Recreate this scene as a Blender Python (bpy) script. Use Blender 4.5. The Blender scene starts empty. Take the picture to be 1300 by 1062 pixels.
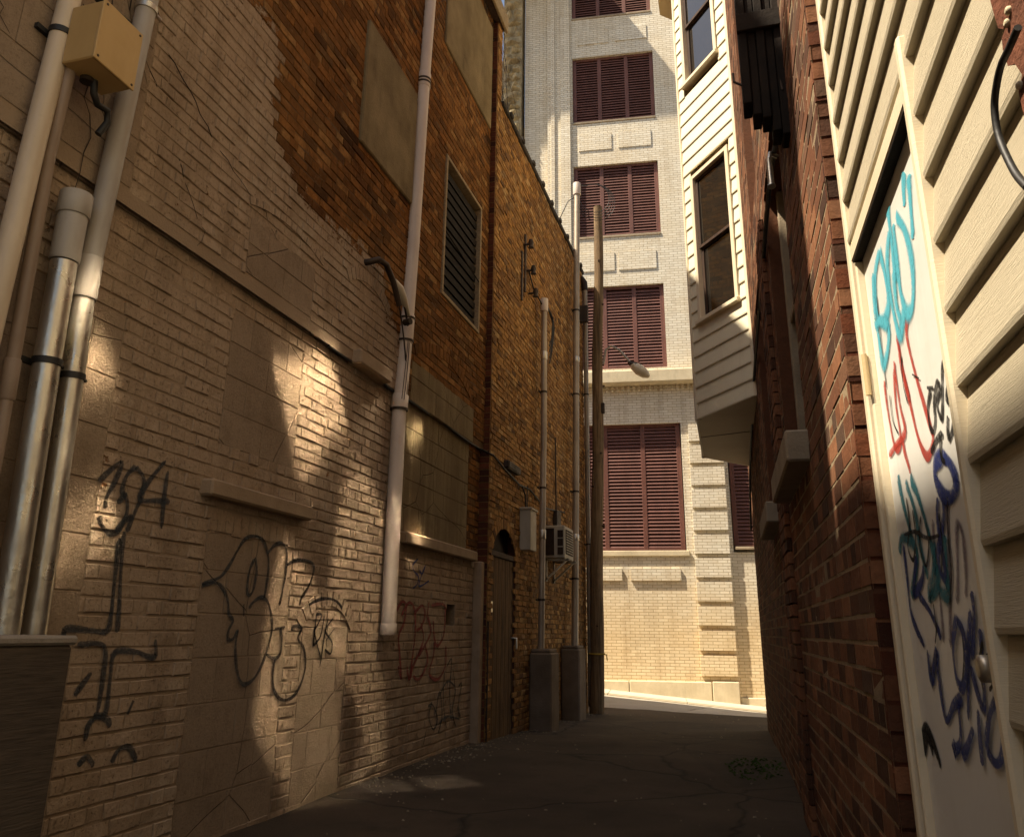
import bpy, math, random
from mathutils import Vector, noise
random.seed(7)
R = random.Random(11)

# ------------------------------------------------------------------ camera model of the photograph (1300 x 1062)
F=1020.; PX,PY=650.,487.; H=1.10
PITCH=math.radians(17.1); YAW=math.radians(16.15); ROLL=math.radians(0.7)
def basis():
    cy,sy=math.cos(YAW),math.sin(YAW); cp,sp=math.cos(PITCH),math.sin(PITCH)
    f=(-sy*cp,cy*cp,sp); r=(cy,sy,0); u=(sy*sp,-cy*sp,cp)
    c,s=math.cos(ROLL),math.sin(ROLL)
    return Vector([r[i]*c+u[i]*s for i in range(3)]),Vector([u[i]*c-r[i]*s for i in range(3)]),Vector(f)
CR,CU,CF=basis(); EYE=Vector((0,0,H))
def onplane(x,y,P,N):
    d=CF+CR*((x-PX)/F)-CU*((y-PY)/F); P=Vector(P); N=Vector(N)
    return EYE+d*((P-EYE).dot(N)/d.dot(N))

# ------------------------------------------------------------------ scene helpers
scene=bpy.context.scene
col=scene.collection
class MB:
    """collects faces with uvs in metres and a material slot each"""
    def __init__(s): s.v=[]; s.f=[]; s.m=[]; s.uv={}; s.attr=None; s.smooth=set()
    def vert(s,p): s.v.append(tuple(p)); return len(s.v)-1
    def face(s,pts,m=0,uv=None,smooth=False):
        i0=len(s.v); s.v.extend(tuple(p) for p in pts); s.f.append(tuple(range(i0,i0+len(pts)))); s.m.append(m)
        if uv: s.uv[len(s.f)-1]=uv
        if smooth: s.smooth.add(len(s.f)-1)
    def faces(s,vs,fs,m=0,smooth=False):
        i0=len(s.v); s.v.extend(tuple(p) for p in vs)
        for f in fs:
            s.f.append(tuple(i0+i for i in f)); s.m.append(m)
            if smooth: s.smooth.add(len(s.f)-1)
    def obox(s,O,u,v,w,m=0,skip=()):
        """box from corner O along vectors u,v,w"""
        O,u,v,w=Vector(O),Vector(u),Vector(v),Vector(w)
        if u.cross(v).dot(w)<0: O=O+u; u=-u
        P=[O,O+u,O+u+v,O+v,O+w,O+u+w,O+u+v+w,O+v+w]
        F_=[(0,3,2,1),(4,5,6,7),(0,1,5,4),(1,2,6,5),(2,3,7,6),(3,0,4,7)]
        s.faces(P,[f for i,f in enumerate(F_) if i not in skip],m)
    def box(s,a,b,m=0):
        a=[min(p,q) for p,q in zip(a,b)],[max(p,q) for p,q in zip(a,b)]
        lo,hi=a; s.obox(lo,(hi[0]-lo[0],0,0),(0,hi[1]-lo[1],0),(0,0,hi[2]-lo[2]),m)
    def bbox(s,O,u,v,w,r=.01,m=0):
        """box with chamfered edges along every axis"""
        O,u,v,w=Vector(O),Vector(u),Vector(v),Vector(w)
        if u.cross(v).dot(w)<0: O=O+u; u=-u
        lu,lv,lw=u.length,v.length,w.length; U,V,W=u/lu,v/lv,w/lw
        r=min(r,lu*.3,lv*.3,lw*.3)
        import itertools
        C={}
        vs=[]
        for i,j,k in itertools.product((0,1),repeat=3):
            b=O+U*(lu*i)+V*(lv*j)+W*(lw*k); du=U*(r if i==0 else -r); dv=V*(r if j==0 else -r); dw=W*(r if k==0 else -r)
            C[i,j,k]=(len(vs),len(vs)+1,len(vs)+2); vs+= [b+dv+dw,b+du+dw,b+du+dv]  # on u-face, v-face, w-face
        fs=[]
        def q(a): fs.append(a)
        for i in (0,1):
            a=[C[i,0,0][0],C[i,1,0][0],C[i,1,1][0],C[i,0,1][0]]; q(a if i else a[::-1])
            a=[C[0,i,0][1],C[0,i,1][1],C[1,i,1][1],C[1,i,0][1]]; q(a if i else a[::-1])
            a=[C[0,0,i][2],C[1,0,i][2],C[1,1,i][2],C[0,1,i][2]]; q(a if i else a[::-1])
        ctr=O+u/2+v/2+w/2
        def add(a):
            n=(vs[a[1]]-vs[a[0]]).cross(vs[a[2]]-vs[a[1]]); c=sum((vs[t] for t in a),Vector())/len(a)
            fs.append(a if n.dot(c-ctr)>0 else a[::-1])
        for i in (0,1):
            for j in (0,1):
                add([C[i,j,0][0],C[i,j,1][0],C[i,j,1][1],C[i,j,0][1]])
                add([C[i,0,j][0],C[i,1,j][0],C[i,1,j][2],C[i,0,j][2]])
                add([C[0,i,j][1],C[1,i,j][1],C[1,i,j][2],C[0,i,j][2]])
        for k in C.values(): add(list(k))
        s.faces(vs,fs,m)
    def tube(s,pts,r,seg=12,m=0,cap=True,rs=None):
        pts=[Vector(p) for p in pts]; n=len(pts); vs=[]; prev=None
        for i,p in enumerate(pts):
            t=(pts[min(i+1,n-1)]-pts[max(i-1,0)]).normalized()
            if prev is None:
                a=Vector((0,0,1)) if abs(t.z)<.9 else Vector((1,0,0)); x=t.cross(a).normalized()
            else: x=(prev-t*prev.dot(t)).normalized()
            prev=x; y=t.cross(x); rr=rs[i] if rs else r
            for k in range(seg):
                an=2*math.pi*k/seg; vs.append(p+x*math.cos(an)*rr+y*math.sin(an)*rr)
        fs=[]
        for i in range(n-1):
            for k in range(seg):
                a=i*seg+k; b=i*seg+(k+1)%seg; fs.append((a,b,b+seg,a+seg))
        s.faces(vs,fs,m,smooth=True)
        if cap:
            s.faces(vs[:seg],[tuple(range(seg))[::-1]],m); s.faces(vs[-seg:],[tuple(range(seg))],m)
    def build(s,name,mats,parent=None):
        me=bpy.data.meshes.new(name); me.from_pydata(s.v,[],s.f)
        if not isinstance(mats,(list,tuple)): mats=[mats]
        for m in mats: me.materials.append(m)
        me.polygons.foreach_set('material_index',s.m)
        uvl=me.uv_layers.new(name='UVMap'); uvs=[0.0]*(2*len(me.loops))
        for p in me.polygons:
            n=p.normal
            cu=s.uv.get(p.index)
            if p.index in s.smooth: p.use_smooth=True
            for j,li in enumerate(p.loop_indices):
                if cu: a,b=cu[j]
                else:
                    c=me.vertices[me.loops[li].vertex_index].co
                    if abs(n.z)>.75: a,b=c.x,c.y
                    elif abs(n.x)>.75: a,b=c.y,c.z
                    elif abs(n.y)>.75: a,b=c.x,c.z
                    else: a,b=(c.x*-n.y+c.y*n.x),c.z
                uvs[2*li]=a; uvs[2*li+1]=b
        uvl.data.foreach_set('uv',uvs)
        if s.attr is not None:
            at=me.attributes.new('paint','FLOAT','POINT'); at.data.foreach_set('value',s.attr)
        me.update()
        o=bpy.data.objects.new(name,me); col.objects.link(o)
        if parent is not None:
            o.parent=parent; pl=Vector((0,0,0)); q=parent
            while q is not None: pl+=q.location; q=q.parent
            o.location=-pl
        return o
def empty(name,loc,label,cat,group=None):
    o=bpy.data.objects.new(name,None); col.objects.link(o); o.location=loc; o.empty_display_size=.2
    tag(o,label,cat,group); return o
def tag(o,label=None,cat=None,group=None,kind=None):
    if label: o['label']=label
    if cat: o['category']=cat
    if group: o['group']=group
    if kind: o['kind']=kind
    return o

# ------------------------------------------------------------------ node helpers
def srgb(r,g,b):
    f=lambda c:(c/12.92 if c<=.04045 else ((c+.055)/1.055)**2.4)
    return (f(r/255),f(g/255),f(b/255),1)
class NT:
    def __init__(s,name):
        s.m=bpy.data.materials.new(name); s.m.use_nodes=True; s.t=s.m.node_tree
        s.b=s.t.nodes['Principled BSDF']; s.out=s.t.nodes['Material Output']
        s.obj=s.n('ShaderNodeTexCoord').outputs['Object']; s.uv=s.t.nodes[-1].outputs['UV']
    def n(s,ty,**k):
        nd=s.t.nodes.new(ty)
        for a,b in k.items():
            if a.startswith('i_'): nd.inputs[int(a[2:]) if a[2:].isdigit() else a[2:].replace('_',' ')].default_value=b
            else: setattr(nd,a,b)
        return nd
    def l(s,a,b): s.t.links.new(a,b)
    def set(s,inp,val):
        if hasattr(val,'is_linked') or hasattr(val,'links'): s.l(val,inp)
        else: inp.default_value=val
    def mp(s,vec,scale=(1,1,1),rot=(0,0,0),loc=(0,0,0)):
        nd=s.n('ShaderNodeMapping'); s.l(vec,nd.inputs[0]); nd.inputs['Scale'].default_value=scale; nd.inputs['Rotation'].default_value=rot; nd.inputs['Location'].default_value=loc
        return nd.outputs[0]
    def noise(s,scale,detail=4,rough=.55,vec=None,dist=0):
        nd=s.n('ShaderNodeTexNoise'); nd.inputs['Scale'].default_value=scale; nd.inputs['Detail'].default_value=detail
        nd.inputs['Roughness'].default_value=rough; nd.inputs['Distortion'].default_value=dist
        s.l(vec if vec is not None else s.obj,nd.inputs['Vector']); return nd.outputs['Fac']
    def ramp(s,fac,stops,interp='LINEAR'):
        nd=s.n('ShaderNodeValToRGB'); nd.color_ramp.interpolation=interp; e=nd.color_ramp.elements
        while len(e)>1: e.remove(e[0])
        e[0].position=stops[0][0]; e[0].color=s.c(stops[0][1])
        for p,c in stops[1:]: x=e.new(p); x.color=s.c(c)
        s.set(nd.inputs[0],fac); return nd.outputs[0]
    def c(s,c):
        if isinstance(c,(int,float)): return (c,c,c,1)
        return c if len(c)==4 else (*c,1)
    def mix(s,fac,a,b,mode='MIX'):
        nd=s.n('ShaderNodeMix',data_type='RGBA',blend_type=mode)
        s.set(nd.inputs[0],fac)
        for i,v in ((6,a),(7,b)):
            if hasattr(v,'links'): s.l(v,nd.inputs[i])
            else: nd.inputs[i].default_value=s.c(v)
        return nd.outputs[2]
    def math(s,op,a,b=0,c=0,clamp=False):
        nd=s.n('ShaderNodeMath',operation=op,use_clamp=clamp); s.set(nd.inputs[0],a); s.set(nd.inputs[1],b); s.set(nd.inputs[2],c); return nd.outputs[0]
    def rng(s,v,a,b,c=0,d=1):
        nd=s.n('ShaderNodeMapRange'); s.set(nd.inputs[0],v)
        for i,x in enumerate((a,b,c,d)): nd.inputs[i+1].default_value=x
        return nd.outputs[0]
    def island(s): return s.n('ShaderNodeNewGeometry').outputs['Random Per Island']
    def bump(s,h,dist=.01,strength=1.0,prev=None):
        nd=s.n('ShaderNodeBump'); nd.inputs['Distance'].default_value=dist; nd.inputs['Strength'].default_value=strength
        s.l(h,nd.inputs['Height'])
        if prev is not None: s.l(prev,nd.inputs['Normal'])
        return nd.outputs[0]
    def fin(s,color,rough=.85,normal=None,spec=.3,metal=0.):
        s.set(s.b.inputs['Base Color'],s.c(color) if isinstance(color,(tuple,float,int)) else color); s.set(s.b.inputs['Roughness'],rough)
        s.b.inputs['Specular IOR Level'].default_value=spec; s.b.inputs['Metallic'].default_value=metal
        if normal is not None: s.l(normal,s.b.inputs['Normal'])
        return s.m

# ------------------------------------------------------------------ materials
BRICK_OLD=[(0,(.045,.022,.012)),(.15,(.12,.05,.018)),(.4,(.20,.082,.026)),(.65,(.28,.115,.034)),(.85,(.36,.155,.048)),(.95,(.44,.25,.10)),(1,(.09,.045,.025))]
BRICK_RED=[(0,(.055,.024,.014)),(.3,(.13,.050,.025)),(.6,(.21,.080,.037)),(.85,(.30,.130,.062)),(1,(.10,.055,.035))]
PAINT=((.325,.232,.158),(.455,.345,.248))
def grime(T,base,amt=.55,scale=1.3,dark=(.05,.035,.02)):
    g=T.noise(scale,6,.65); g2=T.noise(3.5,5,.7,vec=T.mp(T.obj,(3,3,.35)))
    f=T.math('MULTIPLY',T.rng(g,.42,.72),T.rng(g2,.35,.7),clamp=True)
    return T.mix(T.math('MULTIPLY',f,amt),base,dark)
def m_brick(name,stops,paint=False,dirt=.5,rough=.9):
    T=NT(name); c=T.ramp(T.island(),stops)
    n0=T.noise(9,6,.75); c=T.mix(T.rng(n0,.42,.62,0,.55),c,tuple(x*.35 for x in stops[1][1])) if 'old' in name else c
    n1=T.noise(38,5,.65); c=T.mix(T.rng(n1,.3,.75,0,.65),c,T.mix(.6,c,(.04,.02,.01)))
    if 'old' in name: c=T.mix(T.rng(T.noise(6,5,.7,vec=T.mp(T.obj,(1,1,3))),.6,.75,0,.4),c,(.50,.36,.20))
    n2=T.noise(1.1,5,.6); c=T.mix(T.rng(n2,.35,.7,0,.5),c,(.30,.15,.055)) if 'old' in name else c
    c=grime(T,c,dirt)
    hb=T.noise(90,6,.7); hb2=T.noise(22,4,.6)
    h=T.math('ADD',T.math('MULTIPLY',hb,.5),hb2); big=T.noise(7,5,.65); h=T.math('ADD',h,T.math('MULTIPLY',big,1.6))
    if paint:
        at=T.n('ShaderNodeAttribute',attribute_name='paint').outputs['Fac']
        e=T.math('ADD',at,T.math('MULTIPLY',T.math('SUBTRACT',T.noise(13,8,.85),.5),.95)); e=T.math('ADD',e,T.math('MULTIPLY',T.math('SUBTRACT',T.island(),.5),.22))
        wear=T.noise(7,8,.75)
        e=T.math('SUBTRACT',e,T.rng(wear,.60,.70,0,.8))
        f=T.rng(e,.0,.03)
        pc=T.mix(T.noise(2.2,6,.6),PAINT[0],PAINT[1])
        pc=T.mix(T.rng(T.noise(55,5,.7),.45,.7,0,.35),pc,(.20,.13,.075))
        pc=T.mix(T.math('MULTIPLY',T.rng(T.noise(3,7,.75,vec=T.mp(T.obj,(1,1.2,.16))),.45,.68),.6),pc,(.14,.095,.06)); pc=T.mix(T.rng(T.noise(1.3,8,.8),.52,.66,0,.4),pc,(.50,.42,.32))
        c=T.mix(f,c,pc)
        h=T.math('ADD',h,T.math('MULTIPLY',f,.35)); pit=T.rng(T.noise(48,4,.8),.58,.72); h=T.math('SUBTRACT',h,T.math('MULTIPLY',pit,.9)); c=T.mix(T.math('MULTIPLY',pit,.35),c,(.10,.065,.04))
    return T.fin(c,.97 if paint else rough,T.bump(h,.0075 if 'old' in name else .004,.9),.04 if paint else .2)
def m_mortar(name,color,paint=False):
    T=NT(name); c=T.mix(T.noise(25,4),color,tuple(x*.5 for x in color)); c=grime(T,c,.5)
    if paint:
        at=T.n('ShaderNodeAttribute',attribute_name='paint').outputs['Fac']
        f=T.rng(T.math('ADD',at,T.math('MULTIPLY',T.math('SUBTRACT',T.noise(9,8,.8),.5),1.1)),.0,.03)
        c=T.mix(f,c,T.mix(T.noise(2.2,6,.6),(.26,.184,.122),(.35,.262,.182)))
    return T.fin(c,.95,T.bump(T.noise(60,5,.7),.006),.1)
def m_rough(name,ca,cb,scale=4,bscale=60,bd=.004,rough=.85,spec=.25,dirt=.3,metal=0.,streak=True):
    T=NT(name); c=T.mix(T.rng(T.noise(scale,6,.6),.3,.7),ca,cb)
    if dirt: c=grime(T,c,dirt,2.)
    return T.fin(c,rough,T.bump(T.noise(bscale,5,.65),bd),spec,metal)
def m_facade(name,u=.21,v=.067):
    T=NT(name); bt=T.n('ShaderNodeTexBrick'); T.l(T.uv,bt.inputs['Vector'])
    bt.offset=.5; bt.inputs['Scale'].default_value=1; bt.inputs['Brick Width'].default_value=u; bt.inputs['Row Height'].default_value=v
    bt.inputs['Mortar Size'].default_value=.0055; bt.inputs['Mortar Smooth'].default_value=.15; bt.inputs['Bias'].default_value=0
    bt.inputs['Color1'].default_value=(.62,.56,.44,1); bt.inputs['Color2'].default_value=(.73,.68,.56,1); bt.inputs['Mortar'].default_value=(.34,.27,.17,1)
    c=bt.outputs['Color']
    c=T.mix(T.rng(T.noise(.8,5,.6),.4,.7,0,.3),c,(.66,.50,.28))
    c=T.mix(T.rng(T.noise(30,4,.7),.55,.75,0,.3),c,(.30,.22,.12))
    c=T.mix(T.rng(T.noise(2.5,6,.7,vec=T.mp(T.obj,(1.5,1.5,.2))),.52,.72,0,.42),c,(.32,.23,.13))
    sx=T.n('ShaderNodeSeparateXYZ'); T.l(T.obj,sx.inputs[0]); lo=T.math('MULTIPLY',T.rng(T.math('ADD',sx.outputs[2],T.math('MULTIPLY',T.noise(1.5,4),1.)),1.6,3.0,1,0),.65)
    c=T.mix(lo,c,T.mix(1.,c,(1.,.82,.55),'MULTIPLY'))
    h=T.math('SUBTRACT',T.math('MULTIPLY',T.noise(12,4,.6),.25),bt.outputs['Fac'])
    return T.fin(c,.7,T.bump(h,.004),.35)
M={}
M['brick_left']=m_brick('brick_old_painted',BRICK_OLD,True,dirt=.6)
M['mortar_left']=m_mortar('mortar_left',(.17,.10,.05),True)
M['brick_low']=m_brick('brick_old_orange',[(0,(.07,.035,.015)),(.12,(.22,.10,.03)),(.4,(.36,.17,.045)),(.65,(.46,.225,.062)),(.85,(.56,.30,.09)),(.95,(.62,.40,.18)),(1,(.12,.06,.03))],dirt=.75)
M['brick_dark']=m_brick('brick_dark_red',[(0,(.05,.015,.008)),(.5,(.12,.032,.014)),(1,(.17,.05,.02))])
M['mortar_low']=m_mortar('mortar_low',(.26,.15,.06))
M['brick_right']=m_brick('brick_red',BRICK_RED,dirt=.4)
M['mortar_right']=m_mortar('mortar_right',(.40,.30,.19))
M['facade']=m_facade('cream_brick')
def m_block():
    T=NT('painted_block'); at=T.n('ShaderNodeAttribute',attribute_name='paint').outputs['Fac']
    pc=T.mix(T.noise(1.7,6,.6),(.32,.230,.156),(.44,.330,.235)); raw=T.mix(T.noise(3,6,.6),(.16,.115,.065),(.27,.21,.12))
    raw=T.mix(T.rng(T.noise(5,5,.7,vec=T.mp(T.obj,(1,1.3,.08))),.5,.68,0,.6),raw,(.36,.29,.17))
    c=T.mix(T.rng(at,-.02,.02),raw,pc); c=T.mix(T.rng(T.island(),0,1,0,.22),c,(.16,.11,.07))
    c=T.mix(T.rng(T.noise(60,6,.8),.5,.66,0,.38),c,(.12,.08,.045)); c=T.mix(T.rng(T.noise(5,7,.75),.48,.66,0,.4),c,(.17,.12,.075)); c=grime(T,c,.45)
    vo=T.n('ShaderNodeTexVoronoi',feature='DISTANCE_TO_EDGE'); vo.inputs['Scale'].default_value=1.15; T.l(T.mix(.25,T.obj,T.n('ShaderNodeTexNoise',**{}).outputs['Color']),vo.inputs['Vector'])
    cr=T.rng(vo.outputs['Distance'],.0,.0035,1,0)
    c=T.mix(T.math('MULTIPLY',cr,.5),c,(.06,.04,.025))
    h=T.math('SUBTRACT',T.math('ADD',T.math('MULTIPLY',T.noise(70,6,.8),1.3),T.noise(9,6,.7)),T.math('MULTIPLY',cr,1.2))
    return T.fin(c,.97,T.bump(h,.0085),.05)
M['block']=m_block()
M['stucco']=m_rough('stucco_panel',(.17,.125,.066),(.27,.205,.115),3,45,.009,.95,.1,.75)
M['sill']=m_rough('stone_sill',(.28,.22,.15),(.40,.32,.22),6,70,.004,.9,.2,.45)
M['sill_painted']=m_rough('painted_sill',(.27,.19,.12),(.37,.27,.18),6,70,.004,.9,.2,.3)
M['concrete']=m_rough('concrete_dark',(.12,.085,.055),(.20,.145,.10),3,50,.006,.9,.2,.35)
M['concrete_l']=m_rough('concrete_grey',(.24,.20,.16),(.36,.31,.25),4,60,.005,.9,.2,.4)
def m_board_concrete():
    T=NT('board_formed_concrete'); g=T.noise(6,6,.65,vec=T.mp(T.obj,(1,1,14))); c=T.mix(T.rng(g,.3,.7),(.045,.032,.022),(.105,.078,.055))
    c=T.mix(T.rng(T.noise(1.5,4),.45,.7,0,.5),c,(.13,.10,.07)); return T.fin(c,.85,T.bump(g,.004),.3)
M['board']=m_board_concrete()
def m_paintmetal(name,ca,cb,rough=.5,spec=.4,dirt=.35,metal=0.,bd=.0006):
    T=NT(name); c=T.mix(T.rng(T.noise(5,5,.6,vec=T.mp(T.obj,(1,1,.3))),.35,.65),ca,cb)
    c=T.mix(T.rng(T.noise(30,6,.75),.6,.72,0,dirt),c,(.09,.06,.035))
    c=T.mix(T.rng(T.noise(2.5,6,.7,vec=T.mp(T.obj,(4,4,.3))),.55,.75,0,dirt),c,tuple(x*.45 for x in ca))
    r=T.rng(T.noise(12,4),.3,.7,rough-.1,rough+.15)
    return T.fin(c,r,T.bump(T.noise(9,4),bd*4),spec,metal)
M['pipe_beige']=m_paintmetal('pipe_beige',(.50,.40,.29),(.62,.51,.38),.42,.45,.12)
M['pipe_white']=m_paintmetal('pipe_white',(.55,.45,.37),(.68,.57,.47),.5,.4,.25)
M['pipe_tan']=m_paintmetal('pipe_tan',(.27,.21,.15),(.40,.32,.23),.42,.5,.35,.35)
M['pipe_brown']=m_paintmetal('pipe_brown',(.22,.155,.11),(.30,.22,.16),.5,.4,.3)
M['pipe_grey']=m_paintmetal('pipe_grey_plastic',(.30,.26,.22),(.37,.33,.28),.45,.45,.15)
M['galv']=m_paintmetal('galvanised',(.40,.36,.30),(.62,.57,.48),.33,.5,.3,.85,.0012)
M['box_tan']=m_paintmetal('tan_box',(.42,.27,.11),(.47,.31,.135),.5,.35,.08)
M['ac_metal']=m_paintmetal('ac_metal',(.33,.28,.20),(.42,.36,.27),.5,.4,.2)
M['black']=m_rough('black_rubber',(.010,.009,.008),(.022,.019,.016),8,40,.001,.55,.4,0)
M['iron']=m_paintmetal('dark_iron',(.030,.022,.016),(.07,.045,.028),.6,.4,.3,.4)
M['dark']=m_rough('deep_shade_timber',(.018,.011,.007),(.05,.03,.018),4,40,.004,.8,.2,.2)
def m_wood(name,ca,cb,rough=.85,vs=.08,spec=.2,bd=.004):
    T=NT(name); g=T.noise(14,7,.68,vec=T.mp(T.obj,(1.6,1.6,vs)),dist=.4); c=T.mix(T.rng(g,.32,.68),ca,cb)
    c=T.mix(T.rng(T.noise(3,5,.7),.5,.75,0,.5),c,tuple(x*.4 for x in ca))
    return T.fin(c,rough,T.bump(g,bd),spec)
M['pole']=m_wood('pole_wood',(.065,.040,.020),(.28,.185,.10))
M['door_old']=m_wood('weathered_door_wood',(.055,.030,.014),(.19,.11,.05),.85,.12)
M['timber_dark']=m_wood('dark_timber',(.028,.014,.008),(.07,.034,.018),.75,.15,.3)
M['fascia']=m_wood('fascia_wood',(.22,.16,.09),(.36,.27,.16),.8,3)
def m_siding(name,ca,cb,grain=True):
    T=NT(name); g=T.noise(7,7,.7,vec=T.mp(T.obj,(3,1.1,32)),dist=1.2)
    c=T.mix(T.rng(T.noise(1.3,4),.3,.7),ca,cb); c=T.mix(T.rng(T.noise(9,6,.75),.6,.78,0,.22),c,(.32,.23,.13))
    c=T.mix(T.rng(T.noise(2.2,6,.7,vec=T.mp(T.obj,(3,3,.3))),.58,.8,0,.2),c,(.36,.26,.15))
    return T.fin(c,.6,T.bump(g,.0028 if grain else .001),.35)
M['siding']=m_siding('siding_cream',(.44,.38,.27),(.51,.445,.325))
M['siding_bay']=m_siding('siding_bay',(.72,.65,.47),(.78,.72,.54),False)
M['trim']=m_siding('trim_cream',(.66,.55,.38),(.76,.66,.48),False)
M['trim_tan']=m_siding('trim_tan',(.50,.36,.18),(.60,.45,.24),False)
M['soffit']=m_siding('soffit_tan',(.40,.29,.15),(.47,.35,.19),False)
def m_doorwhite():
    T=NT('white_door_paint'); c=T.mix(T.rng(T.noise(1.6,4),.3,.7),(.70,.68,.63),(.78,.77,.72))
    c=T.mix(T.rng(T.noise(28,7,.8),.64,.74,0,.35),c,(.40,.28,.17)); c=T.mix(T.rng(T.noise(2.5,6,.7,vec=T.mp(T.obj,(3,3,.4))),.52,.75,0,.22),c,(.42,.34,.24))
    return T.fin(c,.42,T.bump(T.noise(6,3),.003),.4)
M['door_white']=m_doorwhite()
M['maroon']=m_paintmetal('maroon_louvre',(.115,.046,.034),(.155,.062,.047),.55,.3,.15)
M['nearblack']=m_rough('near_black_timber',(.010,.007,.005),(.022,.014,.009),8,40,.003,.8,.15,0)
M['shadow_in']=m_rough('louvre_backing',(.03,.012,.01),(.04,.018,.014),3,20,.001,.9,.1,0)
M['limestone']=m_rough('limestone',(.50,.42,.28),(.64,.55,.38),2.5,40,.004,.85,.2,.3)
M['rockface']=m_rough('rock_face_stone',(.20,.15,.085),(.58,.48,.30),3.2,9,.05,.95,.1,.5)
M['salmon']=m_facade('salmon_brick'); 
for nd in M['salmon'].node_tree.nodes:
    if nd.type=='TEX_BRICK': nd.inputs['Color1'].default_value=(.52,.18,.13,1); nd.inputs['Color2'].default_value=(.62,.25,.18,1)
def m_glass(name,tint,rough=.02):
    T=NT(name); n=T.noise(2.5,2,.5); T.b.inputs['IOR'].default_value=1.6
    return T.fin(T.mix(T.noise(6,5),tint,tuple(x*1.8 for x in tint)),rough,T.bump(n,.004,.25),1.0)
M['glass']=m_glass('window_glass',(.012,.010,.008))
M['rust']=m_rough('rusty_iron',(.09,.030,.016),(.22,.075,.04),14,55,.006,.9,.2,.5)
def m_asphalt(name,ca,cb,rough=.9,spec=.2):
    T=NT(name); c=T.mix(T.rng(T.noise(.8,6,.6),.35,.65),ca,cb); c=T.mix(T.rng(T.noise(160,3,.8),.55,.7,0,.6),c,tuple(x*2.1 for x in cb))
    c=T.mix(T.rng(T.noise(3,6,.7),.55,.7,0,.5),c,tuple(x*.4 for x in ca))
    vo=T.n('ShaderNodeTexVoronoi',feature='DISTANCE_TO_EDGE'); vo.inputs['Scale'].default_value=.55; nz=T.n('ShaderNodeTexNoise'); nz.inputs['Scale'].default_value=3.; T.l(T.obj,nz.inputs['Vector'])
    T.l(T.mix(.18,T.obj,nz.outputs['Color']),vo.inputs['Vector']); ck=T.rng(vo.outputs['Distance'],.0,.012,1,0)
    c=T.mix(T.math('MULTIPLY',ck,.75),c,tuple(x*.25 for x in ca))
    v2=T.n('ShaderNodeTexVoronoi'); v2.inputs['Scale'].default_value=.45; T.l(T.obj,v2.inputs['Vector']); c=T.mix(T.rng(v2.outputs['Color'],.55,.6,0,.3),c,tuple(x*.55 for x in ca))
    h=T.math('SUBTRACT',T.math('ADD',T.noise(120,4,.8),T.math('MULTIPLY',T.noise(5,4),2)),T.math('MULTIPLY',ck,1.5))
    return T.fin(c,rough,T.bump(h,.007),spec)
M['alley']=m_asphalt('alley_asphalt',(.040,.027,.017),(.075,.052,.033),.82,.3)
M['road']=m_asphalt('street_asphalt',(.42,.37,.29),(.52,.47,.38))
M['ground']=m_asphalt('ground_earth',(.14,.11,.08),(.2,.16,.11))
M['walk']=m_rough('sidewalk_concrete',(.42,.37,.28),(.52,.46,.36),2,60,.004,.9,.2,.2)
M['kerb']=m_rough('kerb_stone',(.30,.25,.17),(.38,.32,.22),3,60,.004,.9,.2,.3)
M['moss']=m_rough('moss',(.02,.045,.008),(.05,.09,.016),12,60,.01,.9,.1,.2)
M['litter']=m_rough('litter_scraps',(.14,.11,.07),(.30,.25,.18),5,40,.002,.8,.2,.2)
M['yellow']=m_rough('yellow_strap',(.35,.24,.04),(.45,.3,.05),5,40,.001,.7,.3,.1)
M['lampglass']=m_rough('lamp_lens',(.45,.38,.26),(.6,.5,.36),5,40,.001,.35,.5,.1)
M['roofing']=m_rough('roofing',(.03,.025,.02),(.06,.05,.04),3,60,.004,.9,.2,0)
M['render']=m_rough('plain_render',(.34,.27,.18),(.42,.34,.24),2,50,.004,.9,.2,.2)
def m_spray(name,color,alpha=.85,soft=.35):
    T=NT(name); sx=T.n('ShaderNodeSeparateXYZ'); T.l(T.uv,sx.inputs[0])
    e=T.math('SUBTRACT',1.,T.math('ABSOLUTE',T.math('SUBTRACT',T.math('MULTIPLY',sx.outputs[0],2.),1.)))
    a=T.math('ADD',T.math('MULTIPLY',T.rng(e,.30,.30+soft*.6,0,1),alpha*.86),T.math('MULTIPLY',e,alpha*.16)); a=T.math('MULTIPLY',a,T.rng(T.noise(60,6,.8),.34,.5,.55,1.),clamp=True)
    T.fin(color,.7,None,.2); tr=T.n('ShaderNodeBsdfTransparent'); mx=T.n('ShaderNodeMixShader')
    T.l(a,mx.inputs[0]); T.l(tr.outputs[0],mx.inputs[1]); T.l(T.b.outputs[0],mx.inputs[2]); T.l(mx.outputs[0],T.out.inputs[0])
    return T.m
M['sp_black']=m_spray('spray_black',(.012,.01,.009),.95); M['sp_red']=m_spray('spray_red',(.20,.02,.018),.9)
M['sp_cyan']=m_spray('spray_cyan',(.08,.42,.52),.95,.7); M['sp_redd']=m_spray('spray_scarlet',(.40,.045,.03),.85)
M['sp_blue']=m_spray('spray_blue',(.02,.035,.16),.9); M['sp_teal']=m_spray('spray_teal',(.015,.15,.19),.85,.6)
M['sp_purple']=m_spray('spray_purple',(.09,.04,.09),.6,.8); M['sp_slate']=m_spray('spray_slate',(.04,.045,.05),.8)

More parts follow.
